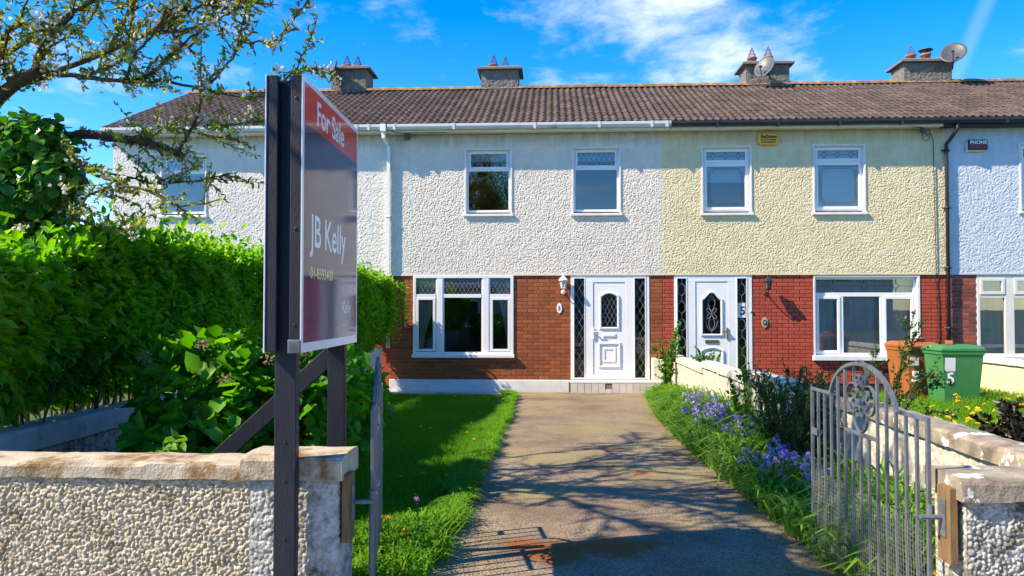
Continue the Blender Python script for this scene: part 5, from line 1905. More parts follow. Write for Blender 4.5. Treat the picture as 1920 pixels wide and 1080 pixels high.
def hedge():
    t = thing('hedge', 'tall clipped green hedge over the left boundary wall', 'hedge', (-3.75, 9.0, 0.9))
    n = 100000
    # side face towards the garden, top, near and far ends
    ya, yb, xa, xb, z0, z1 = 3.75, 15.45, -4.45, -3.22, 0.98, 2.26
    w = np.array([0.60, 0.29, 0.03, 0.08])
    k = rng.choice(4, n, p=w / w.sum())
    # nearer leaves are larger, so fewer are needed there
    y = ya + (yb - ya) * rng.random(n)
    z = z0 + (z1 - z0) * rng.random(n)
    x = xa + (xb - xa) * rng.random(n)
    dep = np.minimum(rng.exponential(0.085, n), 0.40)
    Nn = np.zeros((n, 3))
    top = z1 - 0.30 * np.clip((6.2 - y) / 1.8, 0, 1) + 0.06 * np.sin(y * 2.3) + 0.04 * np.sin(y * 6.1 + x * 4)
    face = xb + 0.42 * np.clip((y - 9.0) / 4.0, 0, 1) - 0.55 * np.clip((y - 13.55) / 0.45, 0, 1) ** 0.7 + lump(y, z) * 0.7
    face = face - (0.28 + 0.15 * np.clip((7.2 - y) / 1.0, 0, 1)) * np.clip((1.40 - z) / 0.4, 0, 1) - 0.12 * np.clip((z - 2.05) / 0.25, 0, 1) ** 2
    a = k == 0
    x[a] = face[a] - dep[a]
    Nn[a] = (1, 0, 0.15)
    a = k == 1
    x[a] = xa + (np.maximum(face, -3.4)[a] - xa) * rng.random(a.sum())
    z[a] = top[a] - dep[a]
    Nn[a] = (0.1, 0, 1)
    a = k == 2
    y[a] = ya + dep[a]
    Nn[a] = (0, -1, 0)
    a = k == 3
    x[a] = xa + (face[a] - xa) * rng.random(a.sum())
    y[a] = yb - dep[a] + 0.12 * np.sin(z[a] * 4)
    Nn[a] = (0, 1, 0)
    z = np.minimum(z, top + 0.02)
    P = np.stack([x, y, z], 1)
    # loose shoots above the top
    m = 4200
    y2 = ya + (yb - ya) * rng.random(m)
    x2 = -4.3 + 1.15 * rng.random(m)
    z2 = z1 - 0.30 * np.clip((6.2 - y2) / 1.8, 0, 1) + 0.02 + np.minimum(rng.exponential(0.05, m), 0.28)
    P = np.concatenate([P, np.stack([x2, y2, z2], 1)])
    Nn = np.concatenate([Nn, np.tile((0.1, 0, 1.0), (m, 1))])
    nn = len(P)
    D = Nn * 0.60 + rand_dir(nn) * 0.80 + np.array([0, 0, 0.10])
    sc = np.interp(P[:, 1], [4, 6.5, 13.5], [1.35, 1.05, 0.78]) * (0.7 + 0.6 * rng.random(nn))
    r = np.clip(0.40 + 0.22 * rng.standard_normal(nn) + 0.20 * (P[:, 2] > 2.12) + 1.2 * lump(P[:, 1] * 1.0, P[:, 2]) * (P[:, 0] > -3.6), 0, 1)  # shade of the gaps between lumps put into leaf colour; top leaves yellower
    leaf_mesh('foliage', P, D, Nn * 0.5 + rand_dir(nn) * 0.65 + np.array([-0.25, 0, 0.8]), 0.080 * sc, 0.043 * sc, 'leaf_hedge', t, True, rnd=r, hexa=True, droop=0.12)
    st = MB()
    rr = random.Random(4)
    for k in range(420):
        y = rr.uniform(ya + 0.1, yb - 0.2)
        x = rr.uniform(-4.2, -3.5)
        p = Vector((x, y, 0.55))
        pts = [p]
        for j in range(3):
            p = p + Vector((rr.uniform(-.1, .12), rr.uniform(-.15, .15), 0.5))
            pts.append(p.copy())
        st.tube(pts, 0.011, 4, 0.005, cap=False)
    st.build('stems', 'twig', t, world=True)


hedge()


def bush(name, label, cat, loc, lobes, n, L, W, mat, stemmat='twig', hexa=True, rmean=0.45, group=None, upw=0.35, shell=0.30, nst=40, fold=0.2):
    """leaves through several rounded masses, on stems from the base"""
    t = thing(name, label, cat, loc, 0, group)
    vol = np.array([a[3] * a[4] * a[5] for a in lobes]) ** 0.67
    k = rng.choice(len(lobes), n, p=vol / vol.sum())
    lb = np.array(lobes)[k]
    d = rand_dir(n)
    r = (1 - shell * rng.random(n) ** 1.5)[:, None] * (1 + 0.10 * np.sin(d[:, :1] * 5 + d[:, 1:2] * 4))
    P = lb[:, :3] + d * lb[:, 3:6] * r
    keep = P[:, 2] > 0.03
    P, d = P[keep], d[keep]
    n = len(P)
    sc = 0.65 + 0.7 * rng.random(n)
    D = d * 0.6 + rand_dir(n) * 0.8 + np.array([0, 0, upw])
    rv = np.clip(rmean + 0.25 * rng.standard_normal(n), 0, 1)
    leaf_mesh('foliage', P, D, d * 0.6 + rand_dir(n) * 0.5 + np.array([-0.2, 0, .9]), L * sc, W * sc, mat, t, rnd=rv, hexa=hexa, droop=0.15, fold=fold)
    st = MB()
    rr = random.Random(len(label))
    for j in range(nst):
        l = lobes[rr.randrange(len(lobes))]
        a = Vector((rr.uniform(-.12, .12), rr.uniform(-.12, .12), -0.03))
        b = Vector(l[:3]) + Vector((rr.uniform(-1, 1) * l[3] * .7, rr.uniform(-1, 1) * l[4] * .7, rr.uniform(-.4, .8) * l[5]))
        mid = a.lerp(b, 0.5) + Vector((rr.uniform(-.06, .06), rr.uniform(-.06, .06), 0.08))
        st.tube([a, mid, b], 0.008, 4, 0.003, cap=False)
    st.build('stems', stemmat, t)
    return t


hb = bush('hydrangea_bush', 'broad-leaved dark green bush with dried flower heads before the hedge', 'bush', (-2.35, 5.35, gzf(5.35)),
          [(-0.05, 0.0, 0.80, 0.45, 0.50, 0.46), (0.30, 0.1, 0.62, 0.45, 0.5, 0.42), (0.05, -0.45, 0.42, 0.42, 0.42, 0.38), (0.50, 0.4, 0.75, 0.42, 0.5, 0.44), (0.52, 1.1, 0.65, 0.45, 0.5, 0.4)],
          3300, 0.120, 0.105, 'leaf_hydrangea', rmean=0.45)
for k, (x, y, z) in enumerate(((-0.30, -0.42, 1.12), (0.02, -0.32, 1.20), (0.22, -0.40, 0.98), (0.42, -0.18, 1.1), (0.62, 0.0, 1.14), (0.12, -0.5, 0.80), (0.78, 0.05, 0.92))):
    m = 42
    d = rand_dir(m)
    P = np.array([x, y, z]) + d * rng.random((m, 1)) ** 0.5 * 0.05 * np.array([1, 1, 0.7])
    leaf_mesh('flower_head', P, d + rand_dir(m) * 0.6, d + rand_dir(m), 0.020, 0.016, 'dry_flower', hb, fold=0.1)
bush('sapling', 'small bright green sapling just behind the left front wall', 'plant', (-2.02, 3.95, 0.3),
     [(0, 0, 0.70, 0.07, 0.07, 0.06), (0.07, 0, 0.64, 0.05, 0.05, 0.03), (-0.07, 0, 0.62, 0.05, 0.05, 0.03)], 26, 0.085, 0.06, 'leaf_rose', 'stem_green', rmean=0.85, nst=6)

# cherry tree with its limbs over the front garden
LIMBS = {
    'trunk': ([(-4.35, 5.95, 0.2), (-4.30, 5.9, 0.96), (-4.24, 5.9, 1.8), (-4.13, 5.8, 2.46), (-3.94, 5.6, 2.99)], .13, .075),
    'l1': ([(-4.13, 5.8, 2.5), (-4.22, 5.6, 2.9), (-4.1, 5.4, 3.15), (-3.87, 5.3, 3.3), (-3.59, 5.2, 3.39)], .075, .05),
    'l1a': ([(-3.59, 5.2, 3.39), (-3.61, 5.2, 3.49), (-3.45, 5.1, 3.58), (-3.25, 5.0, 3.69), (-3.02, 4.9, 3.75), (-2.82, 4.8, 3.81)], .028, .008),
    'l1b': ([(-3.59, 5.2, 3.38), (-3.2, 5.1, 3.31), (-2.87, 5.0, 3.25), (-2.62, 5.0, 3.23), (-2.28, 4.9, 3.15), (-1.92, 4.8, 3.05)], .022, .006),
    'l1c': ([(-3.6, 5.2, 3.45), (-3.59, 5.4, 3.67), (-3.49, 5.6, 3.9), (-3.41, 5.7, 4.17)], .016, .006),
    'l2': ([(-3.94, 5.6, 2.99), (-3.44, 5.5, 2.99), (-3.1, 5.4, 2.95), (-2.89, 5.3, 2.9), (-2.77, 5.3, 2.87), (-2.55, 5.2, 2.77)], .045, .026),
    'l2a': ([(-2.6, 5.2, 2.8), (-2.53, 5.2, 2.89), (-2.48, 5.2, 2.98), (-2.43, 5.2, 3.12), (-2.34, 5.2, 3.3)], .018, .007),
    'l2b': ([(-2.48, 5.2, 2.98), (-2.18, 5.0, 2.93), (-1.85, 4.9, 2.94)], .010, .004),
    'l2c': ([(-2.89, 5.3, 2.9), (-2.93, 5.6, 3.07), (-2.74, 5.9, 3.09), (-2.52, 6.1, 3.08)], .014, .005),
    'l3': ([(-3.2, 5.1, 3.31), (-3.06, 5.3, 3.49), (-3.05, 5.4, 3.76), (-3.06, 5.5, 4.0)], .013, .005),
    'l3b': ([(-2.87, 5.0, 3.25), (-2.71, 4.9, 3.41), (-2.55, 4.8, 3.5), (-2.43, 4.7, 3.58), (-2.33, 4.6, 3.65)], .013, .005),
    'l3c': ([(-2.84, 5.0, 3.25), (-2.67, 5.0, 3.3), (-2.51, 5.0, 3.44), (-2.31, 5.0, 3.6), (-2.11, 5.0, 3.72), (-2.07, 5.0, 3.83)], .014, .005),
    'l3d': ([(-2.28, 4.9, 3.15), (-2.15, 5.0, 3.35), (-2.09, 5.0, 3.49), (-2.06, 5.0, 3.63), (-2.03, 5.0, 3.81)], .011, .004),
    'l3e': ([(-2.09, 5.0, 3.49), (-1.91, 5.0, 3.49), (-1.81, 5.0, 3.52), (-1.68, 5.0, 3.68), (-1.6, 5.0, 3.78)], .009, .004),
    'l3f': ([(-1.92, 4.8, 3.05), (-1.73, 5.0, 3.28), (-1.67, 5.1, 3.46), (-1.63, 5.2, 3.62)], .008, .003),
    'l3g': ([(-1.73, 5.0, 3.27), (-1.63, 5.2, 3.36), (-1.56, 5.4, 3.37)], .006, .003),
    'l4': ([(-4.13, 5.8, 2.46), (-3.65, 5.4, 2.45), (-3.28, 5.2, 2.47), (-3.0, 5.1, 2.55)], .022, .008),
    'l4b': ([(-3.93, 5.6, 2.9), (-3.43, 5.3, 2.77), (-3.03, 5.1, 2.6), (-2.68, 5.0, 2.49), (-2.4, 4.9, 2.39), (-2.07, 4.8, 2.41)], .018, .005),
    'l4c': ([(-3.43, 5.3, 2.77), (-3.15, 5.5, 2.69), (-2.75, 5.5, 2.63), (-2.27, 5.4, 2.69)], .012, .004),
    'l4d': ([(-3.65, 5.4, 2.45), (-3.24, 5.2, 2.31), (-2.92, 5.1, 2.27), (-2.72, 5.0, 2.35)], .012, .004),
    'l5': ([(-3.87, 5.3, 3.3), (-3.88, 5.2, 3.55), (-3.73, 5.2, 3.78), (-3.65, 5.2, 3.96)], .02, .007),
    'l5b': ([(-4.1, 5.4, 3.19), (-3.66, 5.0, 3.59), (-3.4, 4.9, 3.57), (-3.19, 4.8, 3.46)], .015, .005),
    'l6': ([(-3.87, 5.3, 3.3), (-3.5, 5.9, 3.75), (-3.1, 6.3, 4.2), (-2.6, 6.6, 4.6)], .028, .008),
    'l6b': ([(-3.1, 6.3, 4.2), (-2.7, 6.0, 4.8), (-2.2, 5.8, 5.1), (-1.8, 5.7, 5.2)], .014, .005),
    'l7': ([(-4.1, 5.4, 3.15), (-3.6, 4.6, 3.9), (-2.9, 4.3, 4.3), (-2.4, 4.2, 4.7)], .026, .007),
    'l8': ([(-4.25, 5.9, 2.2), (-4.75, 5.7, 3.3), (-4.2, 5.5, 4.6), (-3.0, 5.6, 5.4), (-2.4, 5.8, 5.9)], .055, .01),
    'l8b': ([(-4.2, 5.5, 4.6), (-2.9, 5.0, 4.9), (-2.2, 4.6, 5.0), (-1.6, 4.4, 5.0)], .022, .006),
    'l8c': ([(-3.0, 5.6, 5.4), (-2.6, 6.4, 5.9), (-2.3, 7.1, 6.1), (-2.0, 7.8, 6.2)], .022, .006),
    'l8d': ([(-4.2, 5.5, 4.6), (-3.2, 6.2, 5.1), (-2.8, 6.9, 5.4), (-2.5, 7.5, 5.5)], .020, .006),
    'l8e': ([(-2.9, 5.0, 4.9), (-2.6, 5.6, 5.2), (-2.1, 6.2, 5.2), (-1.6, 6.6, 5.1)], .014, .005),
    'l9': ([(-4.75, 5.7, 3.3), (-4.3, 4.8, 4.4), (-3.8, 4.0, 5.0), (-3.3, 3.4, 5.4)], .04, .01),
    'l9b': ([(-4.3, 4.8, 4.4), (-3.5, 4.4, 4.6), (-2.9, 4.1, 4.7), (-2.3, 3.9, 4.7)], .018, .006),
    'l9e': ([(-4.3, 4.8, 4.4), (-4.0, 3.6, 4.7), (-3.6, 2.8, 4.9), (-3.1, 2.3, 5.0)], .03, .009),
    'l9f': ([(-4.0, 3.6, 4.7), (-3.4, 3.2, 4.6), (-2.9, 3.0, 4.5), (-2.5, 2.9, 4.5)], .02, .008),
    'l9c': ([(-3.8, 4.0, 5.0), (-3.1, 4.3, 5.3), (-2.5, 4.8, 5.5), (-2.0, 5.2, 5.5)], .016, .006),
    'l9d': ([(-4.75, 5.7, 3.3), (-4.0, 6.6, 4.5), (-3.5, 7.3, 5.0), (-3.1, 8.0, 5.4)], .026, .008),
    'l7b': ([(-2.9, 4.3, 4.3), (-2.5, 4.6, 4.7), (-2.0, 4.9, 4.9), (-1.7, 5.2, 4.9)], .012, .004),
}


def smooth_path(pts, m=4):
    P = [Vector(p) for p in pts]
    out = []
    for i in range(len(P) - 1):
        p0, p1, p2, p3 = P[max(i - 1, 0)], P[i], P[i + 1], P[min(i + 2, len(P) - 1)]
        for k in range(m):
            t_ = k / m
            out.append(0.5 * ((2 * p1) + (-p0 + p2) * t_ + (2 * p0 - 5 * p1 + 4 * p2 - p3) * t_ ** 2 + (-p0 + 3 * p1 - 3 * p2 + p3) * t_ ** 3))
    out.append(P[-1])
    return out


def cherry():
    t = thing('cherry_tree', 'flowering cherry tree with bronze young leaves and white blossom', 'tree', (-4.35, 5.95, 0.25))
    wood, twig = MB(), MB()
    rr = random.Random(21)
    base, dirs = [], []
    blos = []
    for key, (pts, r0, r1) in LIMBS.items():
        path = smooth_path(pts)
        jit = 0.012 if r0 < 0.05 else 0.0
        path = [p + Vector((rr.uniform(-jit, jit), rr.uniform(-jit, jit), rr.uniform(-jit, jit))) if 0 < i < len(path) - 1 else p for i, p in enumerate(path)]
        (wood if r0 > 0.012 else twig).tube(path, r0 * 0.85, 8 if r0 > 0.02 else 5, r1 * 0.8)
        if key == 'trunk':
            continue
        # side shoots
        length = sum((b - a).length for a, b in zip(path[:-1], path[1:]))
        ns = int(length / (0.062 if key[:2] not in ('l6', 'l7', 'l8', 'l9') else 0.055))
        for k in range(ns):
            f = rr.uniform(0.05, 1.0)
            i = min(int(f * (len(path) - 1)), len(path) - 2)
            p = path[i].lerp(path[i + 1], rr.random())
            ax = (path[i + 1] - path[i]).normalized()
            d = (ax * rr.uniform(0.2, 1.0) + Vector((rr.gauss(0, .7), rr.gauss(0, .7), rr.gauss(0.22, .6)))).normalized()
            l = (rr.choice((0.06, 0.10, 0.18, 0.28, 0.40)) if p.x < -1.95 else rr.choice((0.05, 0.08, 0.12))) * rr.uniform(0.7, 1.25) * (1.0 if key[:2] not in ('l6', 'l7', 'l8', 'l9') else 1.7)
            q = [p]
            for j in range(3):
                d = (d + Vector((rr.gauss(0, .12), rr.gauss(0, .12), rr.gauss(0.03, .12)))).normalized()
                q.append(q[-1] + d * l / 3)
            twig.tube(q, 0.0034 + 0.003 * l, 4, 0.0014, cap=False)
            m = int(3 + l / 0.019)
            for j in range(m):
                g = (j + rr.random()) / m
                a = min(int(g * 3), 2)
                pp = q[a].lerp(q[a + 1], g * 3 - a)
                base.append(pp)
                dirs.append(d * 0.5 + Vector((rr.gauss(0, .7), rr.gauss(0, .7), rr.gauss(-0.1, .6))))
            if rr.random() < 0.30:
                blos.append(q[rr.randrange(1, 4)])
        # forks of the high limbs, above the picture, that net the drive with shade
        if key[:2] in ('l6', 'l7', 'l8', 'l9'):
            for k in range(9):
                i = rr.randrange(len(path) // 3, len(path) - 1)
                ax = (path[i + 1] - path[i]).normalized()
                d = (ax * 0.7 + Vector((rr.gauss(.1, .5), rr.gauss(0, .6), rr.gauss(.28, .25)))).normalized()
                l = rr.uniform(0.6, 1.3)
                q = [path[i]]
                for j in range(6):
                    if q[-1].x > -2.0:
                        d.x = -abs(d.x)
                    d = (d + Vector((rr.gauss(0, .16), rr.gauss(0, .16), rr.gauss(0, .12)))).normalized()
                    q.append(q[-1] + d * l / 6)
                twig.tube(q, 0.020, 5, 0.009, cap=False)
                for j in range(int(l / 0.05)):
                    f = rr.uniform(0.1, 1) * 6
                    a = min(int(f), 5)
                    p = q[a].lerp(q[a + 1], f - a)
                    dd = (d * 0.6 + Vector((rr.gauss(0, .7), rr.gauss(0, .7), rr.gauss(0.1, .6)))).normalized()
                    ll = rr.uniform(0.08, 0.35)
                    twig.tube([p, p + dd * ll * .5, p + dd * ll], 0.008, 4, 0.004, cap=False)
                    for g in range(int(3 + ll / 0.028)):
                        base.append(p + dd * ll * rr.random())
                        dirs.append(dd * 0.5 + Vector((rr.gauss(0, .7), rr.gauss(0, .7), rr.gauss(0, .6))))
        # leaf clusters straight on the thinner limbs
        if r0 < 0.03:
            for k in range(int(length / 0.026)):
                f = rr.random() * (len(path) - 1)
                i = min(int(f), len(path) - 2)
                base.append(path[i].lerp(path[i + 1], f - i))
                dirs.append(Vector((rr.gauss(0, 1), rr.gauss(0, 1), rr.gauss(0.2, .8))))
    wood.build('trunk', 'bark', t, world=True, smooth=True)
    twig.build('twigs', 'twig', t, world=True)
    P = np.array([tuple(x) for x in base])
    Dd = np.array([tuple(x) for x in dirs])
    n = len(P)
    sc = 0.55 + 0.75 * rng.random(n)
    leaf_mesh('crown', P, Dd, rand_dir(n), 0.046 * sc, 0.021 * sc, 'leaf_cherry', t, True, rnd=rng.random(n), fold=0.3, hexa=True, droop=0.2)
    bp, bd = [], []
    for c in blos:
        for k in range(rr.randint(6, 14)):
            o = c + Vector((rr.gauss(0, .03), rr.gauss(0, .03), rr.gauss(0, .03)))
            fd = Vector((rr.gauss(0, 1), rr.gauss(0, 1), rr.gauss(0, 1))).normalized()
            u = fd.orthogonal().normalized()
            for j in range(5):
                v_ = Matrix.Rotation(j * 2 * math.pi / 5, 3, fd) @ u
                bp.append(o)
                bd.append(v_ + fd * 0.35)
    P = np.array([tuple(x) for x in bp])
    Dd = np.array([tuple(x) for x in bd])
    leaf_mesh('blossom', P, Dd, rand_dir(len(P)), 0.018, 0.016, 'petal_white', t, True, fold=0.1)


cherry()


def ivy():
    t = thing('ivy', 'dark glossy ivy smothering the cherry trunk above the hedge', 'ivy', (-4.0, 5.5, 1.9))
    n = 3600
    d = rand_dir(n)
    lob = np.array([(-3.86, 5.45, 2.62, 0.36, 0.36, 0.36), (-3.72, 5.35, 2.88, 0.24, 0.26, 0.24), (-4.05, 5.5, 2.35, 0.38, 0.36, 0.34), (-3.55, 5.3, 2.66, 0.20, 0.22, 0.20), (-4.05, 5.4, 2.8, 0.28, 0.25, 0.28)])
    k = rng.choice(len(lob), n, p=[.3, .18, .26, .12, .14])
    r = (1 - 0.35 * rng.random(n) ** 1.4)[:, None]
    P = lob[k, :3] + d * lob[k, 3:] * r
    D = d * 0.35 + rand_dir(n) * 0.6 + np.array([0, 0, -0.55])
    sc = 0.6 + 0.7 * rng.random(n)
    leaf_mesh('foliage', P, D, d + rand_dir(n) * 0.45 + np.array([0, -.2, .5]), 0.074 * sc, 0.078 * sc, 'leaf_ivy', t, True, rnd=np.clip(0.38 + .27 * rng.standard_normal(n), 0, 1), hexa=True, fold=0.1, droop=0.1)


ivy()


# ---- lawn and verges
def scatter_grass():
    def edge_l(y):
        return np.interp(y, [2.9, 4.1, 6.2, 8.25, 11.0, 12.5, 14.2, 15.62], [-0.80, -0.70, -0.72, -0.73, -0.74, -0.76, -0.80, -0.9])

    def edge_r(y):
        return np.interp(y, [2.9, 4.1, 6.2, 8.25, 11.0, 12.5, 14.2, 15.62], [1.56, 1.55, 1.52, 1.50, 1.56, 1.66, 1.80, 2.2])
    n = 150000
    y = 3.6 + 11.6 * rng.random(n) ** 1.15
    x = -3.42 + (edge_l(y) + 0.03 + 3.42) * rng.random(n)
    P = np.stack([x, y, gz(y) + 0.0], 1)
    patch = 0.5 + 0.25 * np.sin(x * 3.1 + y * 1.3) + 0.25 * np.sin(y * 2.7 - x * 1.9)
    H = 0.035 + 0.035 * rng.random(n) * (0.6 + patch)
    r = np.clip(0.25 + 0.35 * patch + 0.18 * rng.standard_normal(n), 0, 1)
    o = blades('lawn_grass', P, H, 0.0065, 0.2 + 0.7 * rng.random(n), 'grass', rnd=r)
    tag(o, 'shaded mown lawn between hedge and driveway', 'grass', kind='stuff')
    # shaggy edge along the drive and tufts by the gate
    n = 26000
    y = 3.7 + 11.6 * rng.random(n)
    wd = 0.06 + 0.16 * (0.5 + 0.5 * np.sin(y * 2.1)) + 0.5 * np.clip((5.4 - y) / 1.5, 0, 1)
    x = edge_l(y) + 0.09 - wd * rng.random(n) ** 0.8 + 0.04 * np.sin(y * 9)
    P = np.stack([x, y, gz(y) + 0.004], 1)
    near = np.clip((5.4 - y) / 1.5, 0, 1)
    H = (0.05 + 0.08 * rng.random(n)) * (1 + 0.7 * near)
    o = blades('verge_grass', P, H, 0.008 + 0.003 * near, 0.3 + 1.0 * rng.random(n), 'grass', rnd=np.clip(0.62 + 0.25 * rng.standard_normal(n), 0, 1), segs=3)
    tag(o, 'shaggy bright grass along the left edge of the driveway', 'grass', kind='stuff')
    # strap leaves and weeds under the boundary wall on the right
    n = 9500
    y = 3.75 + 11.5 * rng.random(n) ** 0.9
    e = edge_r(y)
    u = rng.random(n)
    x = e - 0.07 + (2.30 - e) * u
    P = np.stack([x, y, gz(y) + 0.004], 1)
    hl = 0.16 + 0.20 * u + 0.08 * rng.random(n)
    hl *= 0.55 + 0.75 * (0.5 + 0.5 * np.sin(x * 9 + 2.3 * np.sin(y * 3.1)) * np.sin(y * 5.7 + x * 3)) * (0.7 + 0.6 * rng.random(n))
    hl *= np.interp(y, [3.8, 5.5, 8, 11, 13.5, 15.3], [1.0, 0.9, 1.05, 1.0, 0.75, 0.6])
    ang = np.where(rng.random(n) < 0.35, np.pi + 0.9 * rng.standard_normal(n), rng.random(n) * 2 * np.pi)
    o = blades('verge_weeds', P, hl, 0.014 + 0.014 * rng.random(n), 0.25 + 0.95 * rng.random(n), 'strap', rnd=np.clip(0.5 + .28 * rng.standard_normal(n), 0, 1), segs=3, seed_dir=ang)
    tag(o, 'long strap-leaved weeds along the right side of the driveway', 'weeds', kind='stuff')
    n = 7000
    y = 3.75 + 6.5 * rng.random(n)
    e = edge_r(y)
    x = e - 0.02 + (2.28 - e) * rng.random(n)
    P = np.stack([x, y, gz(y) + 0.02 + 0.14 * rng.random(n)], 1)
    o = leaf_mesh('broad_weeds', P, rand_dir(n) + np.array([-0.2, -0.3, 0.5]), np.array([0, 0, 1.0]) + rand_dir(n) * 0.5, 0.055 + 0.05 * rng.random(n), 0.026, 'leaf_rose', rnd=np.clip(0.35 + .25 * rng.standard_normal(n), 0, 1), hexa=True, droop=0.2)
    tag(o, 'leafy weeds at the foot of the boundary wall', 'weeds', kind='stuff')
    # the next garden
    n = 60000
    y = 4.2 + 10.8 * rng.random(n) ** 0.9
    x = 2.55 + 5.25 * rng.random(n)
    P = np.stack([x, y, gz(y)], 1)
    tall = np.clip((x - 5.6) / 1.5, 0, 1) * np.clip((y - 9.5) / 2, 0, 1)
    H = (0.05 + 0.09 * rng.random(n)) * (1 + 1.3 * tall)
    o = blades('garden_grass', P, H, 0.009, 0.25 + 0.8 * rng.random(n), 'grass', rnd=np.clip(0.66 + .25 * rng.standard_normal(n), 0, 1), segs=3)
    tag(o, 'sunlit long grass in the garden of the cream house', 'grass', kind='stuff')
    n = 5000
    y = 4.2 + 10 * rng.random(n)
    x = 8.15 + 4 * rng.random(n)
    o = blades('garden_grass', np.stack([x, y, gz(y)], 1), 0.1 + 0.1 * rng.random(n), 0.014, 0.3 + rng.random(n), 'grass', rnd=rng.random(n), segs=3)
    tag(o, 'grass in the garden beyond the cream wall', 'grass', kind='stuff')


scatter_grass()


# ---- bluebells
def bluebells(label, loc, nst, spread, hmin, hmax):
    t = thing('bluebell_clump', label, 'bluebells', loc, 0, 'bluebells along the boundary wall')
    rr = random.Random(int(loc[1] * 100))
    st = MB()
    P, D = [], []
    for k in range(nst):
        x, y = rr.gauss(0, spread[0]), rr.gauss(0, spread[1])
        h = rr.uniform(hmin, hmax)
        lx, ly = rr.gauss(0, .06) - 0.03, rr.gauss(0, .06)
        a, b, c = Vector((x, y, 0)), Vector((x + lx * .3, y + ly * .3, h * .6)), Vector((x + lx, y + ly, h))
        st.tube([a, b, c], 0.004, 4, 0.0025, cap=False)
        for j in range(rr.randint(12, 18)):
            g = rr.uniform(0.0, 1.0)
            p = b.lerp(c, 0.15 + 0.85 * g)
            az = rr.uniform(0, 2 * math.pi)
            o = p + Vector((math.cos(az), math.sin(az), 0)) * 0.017
            for q in range(4):
                a2 = az + q * math.pi / 2
                P.append(o)
                D.append(Vector((math.cos(az) * 0.35 + 0.45 * math.cos(a2), math.sin(az) * 0.35 + 0.45 * math.sin(a2), -0.75)))
    st.build('stems', 'stem_green', t)
    P = np.array([tuple(p) for p in P])
    D = np.array([tuple(p) for p in D])
    leaf_mesh('flowers', P, D, rand_dir(len(P)), 0.031, 0.021, 'bluebell', t, fold=0.2)
    n = nst * 5
    B_ = np.stack([rng.normal(0, spread[0] * 1.2, n), rng.normal(0, spread[1] * 1.2, n), np.zeros(n)], 1)
    blades('leaves', B_, 0.2 + 0.14 * rng.random(n), 0.016, 0.4 + 0.9 * rng.random(n), 'strap', t, segs=3)
    return t


bluebells('dense bluebell clump nearest the house end of the boundary wall', (2.05, 10.2, gzf(10.2)), 60, (0.11, 0.42), 0.30, 0.46)
bluebells('broad bluebell clump in front of the stepped boundary wall', (2.0, 9.2, gzf(9.2)), 66, (0.15, 0.40), 0.30, 0.46)
bluebells('loose bluebells between the rose stems and the scrubby bush', (2.02, 8.0, gzf(8.0)), 40, (0.12, 0.28), 0.24, 0.40)
bluebells('deep violet bluebells in the shade below the scrubby bush', (1.86, 6.1, gzf(6.1)), 34, (0.14, 0.26), 0.24, 0.42)


# ---- dandelions
def dandelion_meshes():
    n = 46
    d = rand_dir(n)
    d[:, 2] = np.abs(d[:, 2]) * 0.6 + 0.1
    P = np.zeros((n, 3))
    o = leaf_mesh('flower', P, d, rand_dir(n), 0.021, 0.008, 'dandelion', fold=0.05)
    me = o.data
    bpy.data.objects.remove(o)
    s = MB().tube([(0, 0, -0.10), (0.004, 0, -0.05), (0, 0, 0)], 0.0025, 4, cap=False).mesh('stem')
    s.materials.append(M['stem_green'])
    return me, s


DF, DS = dandelion_meshes()


def dandelion(x, y, h, label, group, sc=1.0):
    t = thing('dandelion', label, 'dandelion', (x, y, gzf(y)), 0, group)
    f = link('flower', DF, None, t)
    f.location = (0, 0, h)
    f.rotation_euler = (random.uniform(-.5, .3), random.uniform(-.4, .4), random.uniform(0, 6))
    f.scale = (sc, sc, sc)
    s = link('stem', DS, None, t)
    s.location = (0, 0, h)
    s.scale = (1, 1, h / 0.1)


rr = random.Random(8)
for k in range(22):
    y = rr.uniform(4.6, 14.6)
    x = rr.uniform(-2.9, -0.95) if k % 3 else rr.uniform(-1.15, -0.85)
    dandelion(x, y, rr.uniform(0.05, 0.09), 'yellow dandelion in the lawn left of the driveway', 'dandelions in the lawn')
for (x, y, h) in ((-0.92, 4.32, 0.24), (-0.99, 4.40, 0.22), (-0.80, 4.22, 0.20)):
    dandelion(x, y, h, 'yellow dandelion in the tall grass beside the left gate', 'dandelions by the left gate', 1.5)
for (x, y, h) in ((1.86, 3.75, 0.30), (1.95, 4.1, 0.18), (1.80, 4.0, 0.16), (1.72, 3.62, 0.22), (1.90, 3.55, 0.14)):
    dandelion(x, y, h, 'yellow dandelion behind the bars of the right gate', 'dandelions behind the right gate', 1.1)
dandelion(1.50, 4.42, 0.06, 'lone large dandelion on the drive at the foot of the right gate', None, 1.25)
for (x, y, h) in ((1.78, 6.9, 0.26), (1.70, 6.0, 0.12), (1.75, 7.6, 0.2)):
    dandelion(x, y, h, 'yellow dandelion among the bluebells and weeds', 'dandelions in the right verge')
for k in range(60):
    y = rr.uniform(7.6, 12.4)
    x = rr.uniform(0.475 * y, min(7.6, 0.63 * y))
    dandelion(x, y, rr.uniform(0.14, 0.34), 'yellow dandelion in the sunny garden of the cream house', 'dandelions in the next garden', 1.9)
t = thing('pink_flower', 'single pale pink flower in the grass beside the left gate', 'flower', (-0.80, 4.55, gzf(4.55)))
d = rand_dir(16)
leaf_mesh('petals', np.array([[0, 0, 0.30]]) + rng.normal(0, 0.010, (16, 3)), d, rand_dir(16), 0.018, 0.012, 'pink', t)
MB().tube([(0, 0, 0), (0.01, 0, 0.16), (0, 0, 0.30)], 0.003, 4).build('stem', 'stem_green', t)


